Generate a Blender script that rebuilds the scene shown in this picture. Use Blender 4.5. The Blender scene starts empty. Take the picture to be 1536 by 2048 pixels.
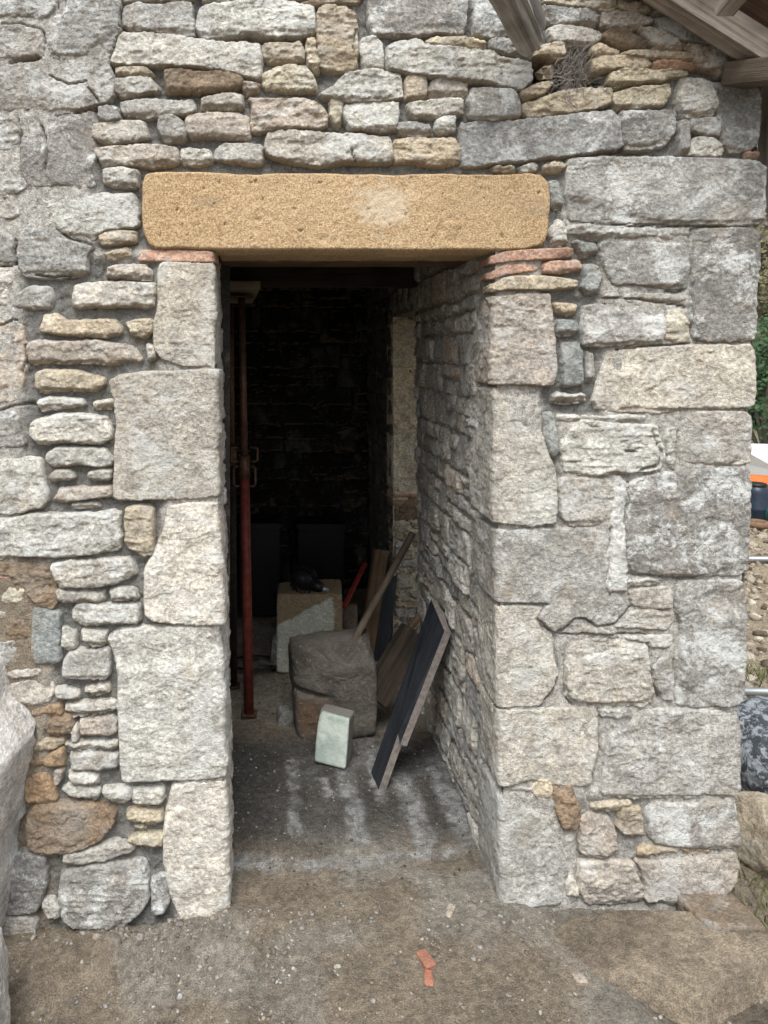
import bpy, bmesh, math, random
import numpy as np
from mathutils import Vector, Matrix
random.seed(7)
R = math.radians
scn = bpy.context.scene
COL = scn.collection
# ------------------------------------------------------------------ camera
F = 1500.0; CX, CY = 545.0, 708.0; D0 = 2.28; EYE = 1.66     # pixels of the 1536x2048 photo, metres
S = D0 / F
cam_d = bpy.data.cameras.new('camera'); cam = bpy.data.objects.new('camera', cam_d); COL.objects.link(cam)
cam.location = (0, -D0, EYE); cam.rotation_euler = (R(90), 0, 0)
cam_d.sensor_fit = 'VERTICAL'; cam_d.sensor_height = 36; cam_d.sensor_width = 27
cam_d.lens = F / 2048 * 36
cam_d.shift_x = (768 - CX) / 2048; cam_d.shift_y = -(1024 - CY) / 2048
cam_d.clip_start = 0.05; cam_d.clip_end = 2000
scn.camera = cam
# ------------------------------------------------------------------ light
SUN_EL, SUN_AZ = 57, 191          # azimuth measured from +Y clockwise: behind the camera, a little to its left
w = bpy.data.worlds.new('World'); scn.world = w; w.use_nodes = True
nt = w.node_tree; nt.nodes.clear()
sky = nt.nodes.new('ShaderNodeTexSky'); sky.sky_type = 'NISHITA'; sky.sun_disc = False
sky.sun_elevation = R(SUN_EL); sky.sun_rotation = R(SUN_AZ); sky.dust_density = 3; sky.air_density = 1.0
hsv = nt.nodes.new('ShaderNodeHueSaturation'); hsv.inputs['Saturation'].default_value = 0.30
bg = nt.nodes.new('ShaderNodeBackground'); bg.inputs['Strength'].default_value = 0.125
ow = nt.nodes.new('ShaderNodeOutputWorld')
nt.links.new(sky.outputs[0], hsv.inputs['Color']); nt.links.new(hsv.outputs[0], bg.inputs[0]); nt.links.new(bg.outputs[0], ow.inputs[0])
sd = bpy.data.lights.new('sun', 'SUN'); sd.energy = 2.0; sd.angle = R(28); sd.color = (1, .985, .955)
so = bpy.data.objects.new('sun', sd); COL.objects.link(so)
az = R(SUN_AZ); el = R(SUN_EL)
to_sun = Vector((math.sin(az) * math.cos(el), math.cos(az) * math.cos(el), math.sin(el)))
so.rotation_euler = to_sun.to_track_quat('Z', 'Y').to_euler(); so.location = (-2, -6, 8)
scn.view_settings.view_transform = 'Standard'; scn.view_settings.look = 'None'
scn.view_settings.exposure = 0.92; scn.view_settings.gamma = 1

def P(px, py, Y=0.0):
    d = D0 + Y
    return Vector(((px - CX) / F * d, Y, EYE + (CY - py) / F * d))
def G(px, py, z=0.0):
    d = F * (EYE - z) / (py - CY)
    return Vector(((px - CX) / F * d, d - D0, z))
# ------------------------------------------------------------------ noise
def _h(ix, iy, iz):
    n = (ix.astype(np.int64) * 374761393 + iy.astype(np.int64) * 668265263 + iz.astype(np.int64) * 2147483647 + 1013904223) & 0xffffffff
    n = ((n ^ (n >> 13)) * 1274126177) & 0xffffffff
    n = ((n ^ (n >> 16)) * 2246822519) & 0xffffffff
    return ((n ^ (n >> 15)) & 0xffffff) / float(0xffffff)
def vn3(x, y, z):
    x0 = np.floor(x); y0 = np.floor(y); z0 = np.floor(z)
    fx = x - x0; fy = y - y0; fz = z - z0
    fx = fx * fx * (3 - 2 * fx); fy = fy * fy * (3 - 2 * fy); fz = fz * fz * (3 - 2 * fz)
    r = 0
    for a in (0, 1):
        for b in (0, 1):
            for c in (0, 1):
                r = r + _h(x0 + a, y0 + b, z0 + c) * (fx if a else 1 - fx) * (fy if b else 1 - fy) * (fz if c else 1 - fz)
    return r * 2 - 1
def vn2(x, y, s=0):
    x0 = np.floor(x); y0 = np.floor(y)
    fx = x - x0; fy = y - y0
    fx = fx * fx * (3 - 2 * fx); fy = fy * fy * (3 - 2 * fy)
    z0 = np.full_like(x0, s)
    return ((_h(x0, y0, z0) * (1 - fx) + _h(x0 + 1, y0, z0) * fx) * (1 - fy) + (_h(x0, y0 + 1, z0) * (1 - fx) + _h(x0 + 1, y0 + 1, z0) * fx) * fy) * 2 - 1
def fbm2(x, y, f, o=4, s=0, g=.5):
    r = 0; a = 1; t = 0
    for i in range(o):
        r = r + a * vn2(x * f + 17.3 * i, y * f - 9.1 * i, s + i); t += a; a *= g; f *= 2.03
    return r / t
def fbm3(x, y, z, f, o=4, g=.5):
    r = 0; a = 1; t = 0
    for i in range(o):
        r = r + a * vn3(x * f + 7.7 * i, y * f + 3.1 * i, z * f - 5.3 * i); t += a; a *= g; f *= 2.03
    return r / t
def ridged(x, y, f, o=3, s=0):
    r = 0; a = 1; t = 0
    for i in range(o):
        r = r + a * (1 - 2 * np.abs(vn2(x * f + 4.3 * i, y * f + 8.7 * i, s + i))); t += a; a *= .5; f *= 2.1
    return r / t
def chaikin(p, n=1, c=.2):
    p = [np.array(q, float) for q in p]
    for _ in range(n):
        o = []
        for i in range(len(p)):
            a, b = p[i], p[(i + 1) % len(p)]
            o += [a + (b - a) * c, b - (b - a) * c]
        p = o
    return np.array(p)
def sdf(poly, x, y):
    """positive inside"""
    d2 = np.full(x.shape, 1e9); ins = np.zeros(x.shape, bool)
    n = len(poly)
    for i in range(n):
        ax, ay = poly[i]; bx, by = poly[(i + 1) % n]
        ex, ey = bx - ax, by - ay
        wx, wy = x - ax, y - ay
        t = np.clip((wx * ex + wy * ey) / (ex * ex + ey * ey + 1e-12), 0, 1)
        d2 = np.minimum(d2, (wx - ex * t) ** 2 + (wy - ey * t) ** 2)
        c = ((ay <= y) & (by > y)) | ((by <= y) & (ay > y))
        xi = ax + (y - ay) / (by - ay + 1e-12) * ex
        ins ^= c & (x < xi)
    d = np.sqrt(d2)
    return np.where(ins, d, -d)
def sstep(a, b, x):
    t = np.clip((x - a) / (b - a), 0, 1); return t * t * (3 - 2 * t)
# ------------------------------------------------------------------ mesh building
class Acc:
    def __init__(s): s.v = []; s.f = []; s.c = []; s.n = 0
    def grid(s, V, keep, tint, flip=False):
        """V (ny,nx,3); keep (ny-1,nx-1) bool; tint (ny,nx,4)"""
        ny, nx = V.shape[:2]
        ids = np.arange(ny * nx).reshape(ny, nx)
        q = np.stack([ids[:-1, :-1], ids[:-1, 1:], ids[1:, 1:], ids[1:, :-1]], -1)[keep]
        if not len(q): return
        if flip: q = q[:, ::-1]
        used, inv = np.unique(q, return_inverse=True)
        s.v.append(V.reshape(-1, 3)[used]); s.c.append(tint.reshape(-1, 4)[used])
        s.f.append(inv.reshape(-1, 4) + s.n); s.n += len(used)
    def build(s, name, mat, parent=None, smooth=True):
        return mesh_np(name, np.concatenate(s.v), np.concatenate(s.f), mat, parent, np.concatenate(s.c), smooth)
def mesh_np(name, V, Fq, mat, parent=None, tint=None, smooth=True):
    me = bpy.data.meshes.new(name)
    k = Fq.shape[1]
    me.vertices.add(len(V)); me.vertices.foreach_set('co', np.ascontiguousarray(V, dtype=np.float32).ravel())
    me.loops.add(len(Fq) * k); me.loops.foreach_set('vertex_index', Fq.astype(np.int32).ravel())
    me.polygons.add(len(Fq)); me.polygons.foreach_set('loop_start', np.arange(0, len(Fq) * k, k, dtype=np.int32))
    try: me.polygons.foreach_set('loop_total', np.full(len(Fq), k, dtype=np.int32))
    except Exception: pass
    if smooth: me.polygons.foreach_set('use_smooth', np.ones(len(Fq), dtype=bool))
    if tint is not None:
        a = me.attributes.new('tint', 'FLOAT_COLOR', 'POINT'); a.data.foreach_set('color', tint.astype(np.float32).ravel())
    me.update(calc_edges=True)
    me.materials.append(mat)
    o = bpy.data.objects.new(name, me); COL.objects.link(o)
    if parent: attach(o, parent)
    return o
def wloc(o):
    l = Vector(o.location)
    while o.parent: o = o.parent; l += o.location
    return l
def attach(o, parent):
    l = Vector(o.location) - wloc(parent); o.parent = parent; o.location = l
def tag(o, label=None, cat=None, group=None, kind=None):
    for k, v in (('label', label), ('category', cat), ('group', group), ('kind', kind)):
        if v: o[k] = v
    return o
def empty(name, loc, label, cat, group=None):
    o = bpy.data.objects.new(name, None); COL.objects.link(o); o.location = loc; o.empty_display_size = .1
    return tag(o, label, cat, group)
def recentre(o):
    """move a world-coordinate mesh's origin to the middle of its base"""
    me = o.data; co = np.empty(len(me.vertices) * 3, np.float32); me.vertices.foreach_get('co', co); co = co.reshape(-1, 3)
    c = np.array([(co[:, 0].min() + co[:, 0].max()) / 2, (co[:, 1].min() + co[:, 1].max()) / 2, co[:, 2].min()])
    me.vertices.foreach_set('co', (co - c).astype(np.float32).ravel()); me.update()
    o.location = Vector(o.location) + Vector(c); return o
# ------------------------------------------------------------------ materials
class N:
    def __init__(s, name):
        s.m = bpy.data.materials.new(name); s.m.use_nodes = True; s.t = s.m.node_tree; s.t.nodes.clear()
        s.out = s.t.nodes.new('ShaderNodeOutputMaterial'); s.b = s.t.nodes.new('ShaderNodeBsdfPrincipled')
        s.t.links.new(s.b.outputs[0], s.out.inputs[0]); s.b.inputs['Roughness'].default_value = .92
        s.b.inputs['Specular IOR Level'].default_value = .25
        s.pos = s.t.nodes.new('ShaderNodeNewGeometry').outputs['Position']
    def nd(s, t): return s.t.nodes.new(t)
    def L(s, a, b): s.t.links.new(a, b)
    def setin(s, sock, v):
        if isinstance(v, bpy.types.NodeSocket): s.L(v, sock)
        else:
            if sock.type == 'RGBA' and not isinstance(v, (int, float)) and len(v) == 3: v = (*v, 1)
            sock.default_value = v
    def noise(s, scale, detail=4, rough=.55, vec=None, dist=0, out='Fac'):
        n = s.nd('ShaderNodeTexNoise'); n.inputs['Scale'].default_value = scale; n.inputs['Detail'].default_value = detail
        n.inputs['Roughness'].default_value = rough; n.inputs['Distortion'].default_value = dist
        s.L(vec or s.pos, n.inputs['Vector']); return n.outputs[out]
    def voro(s, scale, vec=None, feature='F1', out='Distance', rand=1):
        n = s.nd('ShaderNodeTexVoronoi'); n.feature = feature; n.inputs['Scale'].default_value = scale; n.inputs['Randomness'].default_value = rand
        s.L(vec or s.pos, n.inputs['Vector']); return n.outputs[out]
    def scaled(s, sc, vec=None, rot=(0, 0, 0)):
        n = s.nd('ShaderNodeMapping'); n.inputs['Scale'].default_value = sc; n.inputs['Rotation'].default_value = rot
        s.L(vec or s.pos, n.inputs['Vector']); return n.outputs[0]
    def objco(s): return s.nd('ShaderNodeTexCoord').outputs['Object']
    def math(s, op, a, b=0.0, c=0.0, clamp=False):
        n = s.nd('ShaderNodeMath'); n.operation = op; n.use_clamp = clamp
        s.setin(n.inputs[0], a); s.setin(n.inputs[1], b); s.setin(n.inputs[2], c); return n.outputs[0]
    def rng(s, v, a, b, c=0., d=1., smooth=True):
        n = s.nd('ShaderNodeMapRange'); n.interpolation_type = 'SMOOTHSTEP' if smooth else 'LINEAR'
        s.setin(n.inputs['Value'], v); n.inputs['From Min'].default_value = a; n.inputs['From Max'].default_value = b
        n.inputs['To Min'].default_value = c; n.inputs['To Max'].default_value = d; return n.outputs[0]
    def mix(s, f, a, b, mode='MIX'):
        n = s.nd('ShaderNodeMix'); n.data_type = 'RGBA'; n.blend_type = mode; n.clamp_factor = True
        s.setin(n.inputs[0], f); s.setin(n.inputs[6], a); s.setin(n.inputs[7], b); return n.outputs[2]
    def tint(s):
        n = s.nd('ShaderNodeAttribute'); n.attribute_name = 'tint'; return n.outputs['Color'], n.outputs['Alpha']
    def grey(s, v):
        n = s.nd('ShaderNodeCombineColor')
        for i in range(3): s.setin(n.inputs[i], v)
        return n.outputs[0]
    def bump(s, h, dist=.004, strength=1.0, prev=None):
        n = s.nd('ShaderNodeBump'); n.inputs['Distance'].default_value = dist; n.inputs['Strength'].default_value = strength
        s.L(h, n.inputs['Height'])
        if prev: s.L(prev, n.inputs['Normal'])
        return n.outputs[0]
    def done(s, col, rough=None, normal=None):
        s.setin(s.b.inputs['Base Color'], col)
        if rough is not None: s.setin(s.b.inputs['Roughness'], rough)
        if normal is not None: s.L(normal, s.b.inputs['Normal'])
        return s.m
def stone_mat(name='weathered_limestone'):
    n = N(name); tc, ta = n.tint()
    big = n.noise(3.2, 3, .5); mid = n.noise(20, 6, .62); sp = n.noise(95, 5, .7); fine = n.noise(330, 3, .6)
    c = n.mix(1, tc, n.grey(n.rng(mid, .28, .72, .76, 1.22)), 'MULTIPLY')
    c = n.mix(1, c, n.grey(n.rng(sp, .32, .68, .66, 1.30)), 'MULTIPLY')
    c = n.mix(n.math('MULTIPLY', n.rng(n.noise(6, 5, .62, dist=.8), .55, .73), .42), c, (.40, .315, .21))   # iron staining
    c = n.mix(n.math('MULTIPLY', n.rng(n.noise(4.4, 4, .6, n.scaled((1, 1, .6))), .52, .68), .32), c, (.30, .315, .30))
    # dark weathering crust in broad, broken patches
    pz = n.rng(big, .36, .60)
    dk = n.math('ADD', n.math('MULTIPLY', n.noise(8, 4, .6, dist=.5), .40), n.math('MULTIPLY', n.noise(48, 7, .74, n.scaled((1, 1, 1.4))), .60))
    dk = n.math('MULTIPLY', n.math('MULTIPLY', n.rng(dk, .485, .60), ta), n.math('ADD', .55, n.math('MULTIPLY', pz, .45)))
    c = n.mix(n.math('MULTIPLY', dk, .74), c, (.145, .138, .136))
    # pale lichen and lime bloom
    li = n.math('ADD', n.math('MULTIPLY', n.noise(7, 4, .6, dist=.6), .58), n.math('MULTIPLY', n.noise(60, 7, .76, dist=.5), .42))
    li = n.math('MULTIPLY', n.rng(li, .49, .585), ta)
    gs = n.math('MULTIPLY', n.rng(n.noise(38, 6, .75, dist=.4), .5, .58), ta)
    c = n.mix(n.math('MULTIPLY', gs, .16), c, (.19, .195, .195))
    c = n.mix(n.math('MULTIPLY', li, .88), c, n.mix(n.noise(22), (.66, .655, .62), (.72, .755, .75)))
    yl = n.math('MULTIPLY', n.rng(n.noise(17, 5, .6), .66, .74), n.rng(sp, .4, .55))
    c = n.mix(n.math('MULTIPLY', yl, .35), c, (.50, .42, .22))
    pit = n.rng(n.voro(120), .06, .16)
    c = n.mix(n.math('MULTIPLY', n.math('SUBTRACT', 1, pit), .35), c, (.07, .065, .06))
    # undersides never weathered: bare stone
    g = n.nd('ShaderNodeNewGeometry'); sx = n.nd('ShaderNodeSeparateXYZ'); n.L(g.outputs['True Normal'], sx.inputs[0])
    und = n.rng(sx.outputs['Z'], -.25, -.7)
    c = n.mix(n.math('MULTIPLY', und, .65), c, n.mix(mid, (.20, .145, .09), (.34, .26, .165)))
    h = n.math('ADD', n.math('MULTIPLY', sp, 1.0), n.math('ADD', n.math('MULTIPLY', fine, .35), n.math('MULTIPLY', n.noise(40, 6, .7), 1.6)))
    return n.done(c, .95, n.bump(h, .009, 1))
def mortar_mat():
    n = N('cement_mortar'); tc, ta = n.tint()
    a = n.noise(30, 6, .7); b = n.noise(260, 3, .6)
    c = n.mix(1, tc, n.grey(n.rng(a, .3, .7, .7, 1.25)), 'MULTIPLY')
    c = n.mix(1, c, n.grey(n.rng(b, .3, .7, .7, 1.3)), 'MULTIPLY')
    c = n.mix(n.rng(n.voro(190), .16, .10, 0, .55), c, (.5, .48, .44))
    c = n.mix(n.rng(n.noise(12, 4), .58, .72, 0, .4), c, (.30, .24, .16))
    dk = n.rng(n.noise(45, 6, .75), .5, .62); li = n.rng(n.noise(60, 7, .78, dist=.5), .5, .6)
    c = n.mix(n.math('MULTIPLY', n.math('MULTIPLY', dk, ta), .6), c, (.14, .137, .125)); c = n.mix(n.math('MULTIPLY', n.math('MULTIPLY', li, ta), .7), c, (.64, .63, .59))
    h = n.math('ADD', n.noise(110, 5, .75), n.math('MULTIPLY', b, .6))
    return n.done(c, .97, n.bump(h, .009, 1))
def lintel_mat():
    n = N('ochre_sandstone')
    a = n.noise(4, 4, .6); f = n.noise(190, 3, .75); g = n.noise(120, 4, .7)
    c = n.mix(n.rng(a, .35, .65), (.315, .215, .13), (.40, .29, .185))
    c = n.mix(n.rng(f, .36, .64), n.mix(.5, c, (.20, .11, .04)), n.mix(.5, c, (.74, .56, .32)))
    c = n.mix(n.rng(n.voro(42), .14, .07, 0, .6), c, (.16, .085, .035))
    c = n.mix(n.rng(n.noise(9, 5, .7), .60, .75, 0, .5), c, (.33, .22, .12))
    c = n.mix(n.rng(n.noise(5.5, 6, .7, n.scaled((1, 1, 2.2))), .55, .70, 0, .55), c, (.27, .215, .15))
    c = n.mix(n.rng(n.noise(11, 6, .72), .62, .72, 0, .45), c, (.60, .52, .40))
    # pale scuffed patch right of the middle
    m = n.nd('ShaderNodeMapping'); pc = P(770, 412)
    m.inputs['Location'].default_value = (-pc.x, 0, -pc.z); n.L(n.pos, m.inputs[0])
    s_ = n.nd('ShaderNodeMapping'); s_.inputs['Scale'].default_value = (1.0, 0, 1.25); s_.inputs['Rotation'].default_value = (0, R(-25), 0); n.L(m.outputs[0], s_.inputs[0])
    ln = n.nd('ShaderNodeVectorMath'); ln.operation = 'LENGTH'; n.L(s_.outputs[0], ln.inputs[0])
    d = n.math('ADD', ln.outputs['Value'], n.math('MULTIPLY', n.math('SUBTRACT', n.noise(14, 7, .78), .5), .40))
    c = n.mix(n.rng(d, .13, .035, 0, .72), c, n.mix(f, (.42, .34, .23), (.66, .58, .46)))
    return n.done(c, .9, n.bump(n.math('ADD', f, n.math('MULTIPLY', g, .8)), .004, .9))
def wood_mat(name, c1, c2, c3, scale=1.0, rough=.85, gl=.3):
    n = N(name); o = n.objco()
    v = n.scaled((1.2 * scale, 26 * scale, 26 * scale), o)
    a = n.noise(1.6, 6, .6, v, dist=.8); b = n.noise(5, 5, .7, n.scaled((2 * scale, 60 * scale, 60 * scale), o)); d = n.noise(9, 4, .6, o)
    c = n.mix(n.rng(a, .3, .7), c1, c2); c = n.mix(n.rng(b, .55, .72, 0, .7), c, c3)
    c = n.mix(1, c, n.grey(n.rng(d, .3, .7, .75, 1.2)), 'MULTIPLY')
    n.b.inputs['Specular IOR Level'].default_value = gl
    return n.done(c, rough, n.bump(n.math('ADD', a, b), .004, .9))
def dirt_mat():
    n = N('dusty_soil'); tc, ta = n.tint()
    a = n.noise(7, 6, .65); b = n.noise(45, 6, .7); f = n.noise(240, 3, .7)
    c = n.mix(1, tc, n.grey(n.rng(a, .3, .7, .78, 1.2)), 'MULTIPLY')
    c = n.mix(1, c, n.grey(n.rng(b, .3, .7, .68, 1.34)), 'MULTIPLY')
    c = n.mix(1, c, n.grey(n.rng(f, .3, .7, .65, 1.4)), 'MULTIPLY')
    c = n.mix(n.rng(n.noise(16, 5, .7), .56, .72, 0, .5), c, (.17, .165, .15))
    c = n.mix(n.rng(n.voro(75), .11, .06, 0, .8), c, (.55, .52, .46))
    c = n.mix(n.rng(n.voro(150), .13, .08, 0, .5), c, (.36, .34, .30))
    h = n.math('ADD', n.math('MULTIPLY', n.noise(60, 6, .75), 1.3), n.math('MULTIPLY', f, .8))
    return n.done(c, .96, n.bump(h, .014, 1))
def plain_stone(name, c1, c2, c3, s1=9, dist=.006, contrast=.5):
    n = N(name); a = n.noise(s1, 5, .62, dist=.4); b = n.noise(60, 6, .72); f = n.noise(260, 3, .6)
    c = n.mix(n.rng(a, .35, .65), c1, c2); c = n.mix(n.rng(b, .52, .68, 0, .75), c, c3)
    c = n.mix(1, c, n.grey(n.rng(f, .3, .7, 1 - contrast * .5, 1 + contrast * .5)), 'MULTIPLY')
    return n.done(c, .93, n.bump(n.math('ADD', b, n.math('MULTIPLY', f, .3)), dist, 1))
def simple(name, col, rough=.6, metal=0, var=.25, scale=40, bumpd=0):
    n = N(name); n.b.inputs['Metallic'].default_value = metal
    a = n.noise(scale, 5, .65)
    c = n.mix(1, (*col, 1), n.grey(n.rng(a, .3, .7, 1 - var, 1 + var)), 'MULTIPLY')
    return n.done(c, rough, n.bump(a, bumpd, .7) if bumpd else None)
M = {}
M['stone'] = stone_mat(); M['mortar'] = mortar_mat(); M['lintel'] = lintel_mat(); M['dirt'] = dirt_mat()
M['wood_old'] = wood_mat('weathered_grey_timber', (.17, .16, .15), (.40, .385, .365), (.035, .03, .027))
M['wood_raft'] = wood_mat('brown_grey_timber', (.17, .14, .115), (.40, .35, .30), (.06, .045, .035))
M['wood_brown'] = wood_mat('brown_plank_wood', (.075, .045, .026), (.15, .10, .06), (.03, .02, .013))
M['wood_dim'] = wood_mat('dim_brown_wood', (.07, .055, .04), (.12, .095, .07), (.04, .03, .02))
M['wood_dark'] = wood_mat('dark_brown_timber', (.018, .013, .009), (.04, .029, .02), (.01, .008, .006))
M['wood_pale'] = wood_mat('dusty_pale_wood', (.18, .145, .10), (.29, .24, .175), (.08, .06, .04))
M['wood_deck'] = wood_mat('reddish_roof_board', (.17, .10, .08), (.30, .20, .155), (.06, .035, .025))
M['board_dark'] = wood_mat('dark_coated_board', (.008, .010, .014), (.022, .026, .033), (.06, .065, .07), .8, .6)
M['board_edge'] = simple('raw_board_edge', (.17, .15, .135), .9, 0, .3, 60, .002)
M['rust_red'] = simple('red_painted_steel', (.15, .034, .024), .55, .1, .35, 30, .0008)
M['rust_dark'] = simple('blackened_steel', (.03, .022, .018), .6, .3, .35, 35, .0008)
M['rust_brown'] = simple('rusty_steel_tube', (.13, .075, .05), .55, .5, .35, 35, .0008)
M['galv'] = simple('galvanised_steel', (.34, .36, .37), .42, .6, .12, 12)
M['black'] = simple('black_plastic', (.012, .013, .015), .4, 0, .2)
M['orange'] = simple('orange_plastic', (.65, .13, .03), .45, 0, .12)
M['redpl'] = simple('faded_red_paint', (.15, .02, .015), .45, 0, .2)
M['white'] = simple('white_sheet', (.78, .80, .82), .6, 0, .05)
M['green'] = simple('dark_green_sheeting', (.025, .085, .065), .5, 0, .3, 9, .01)
M['navy'] = simple('dark_blue_plastic', (.02, .03, .045), .35, 0, .2)
M['brick'] = plain_stone('broken_clay_brick', (.28, .10, .065), (.34, .17, .115), (.24, .15, .11))
M['brown_stone'] = plain_stone('brown_dusty_stone', (.085, .075, .064), (.14, .125, .108), (.22, .205, .185), 7, .014)
# ------------------------------------------------------------------ stones of the front wall
# kinds: base colour (linear), crust/lichen amount, roughness of relief (m), edge radius, number of chips
K = {
 'g': ((.41, .395, .36), .80, .0045, .006, 3), 'w': ((.57, .545, .48), .70, .005, .006, 3),
 'G': ((.33, .322, .30), .95, .004, .006, 3), 'p': ((.50, .44, .37), .50, .006, .006, 4),
 't': ((.49, .415, .305), .28, .006, .005, 4), 'y': ((.58, .51, .38), .40, .006, .005, 4),
 'b': ((.27, .20, .135), .12, .007, .006, 4), 's': ((.29, .305, .29), .30, .003, .004, 2),
 'k': ((.54, .33, .235), .30, .003, .004, 2), 'o': ((.37, .26, .165), .06, .005, .005, 4),
 'c': ((.62, .61, .575), .35, .003, .010, 0), 'n': ((.53, .495, .425), .45, .0042, .006, 1),
 'l': ((.66, .625, .55), .55, .0045, .007, 1), 'd': ((.48, .455, .405), .55, .004, .006, 1),
}
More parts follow.
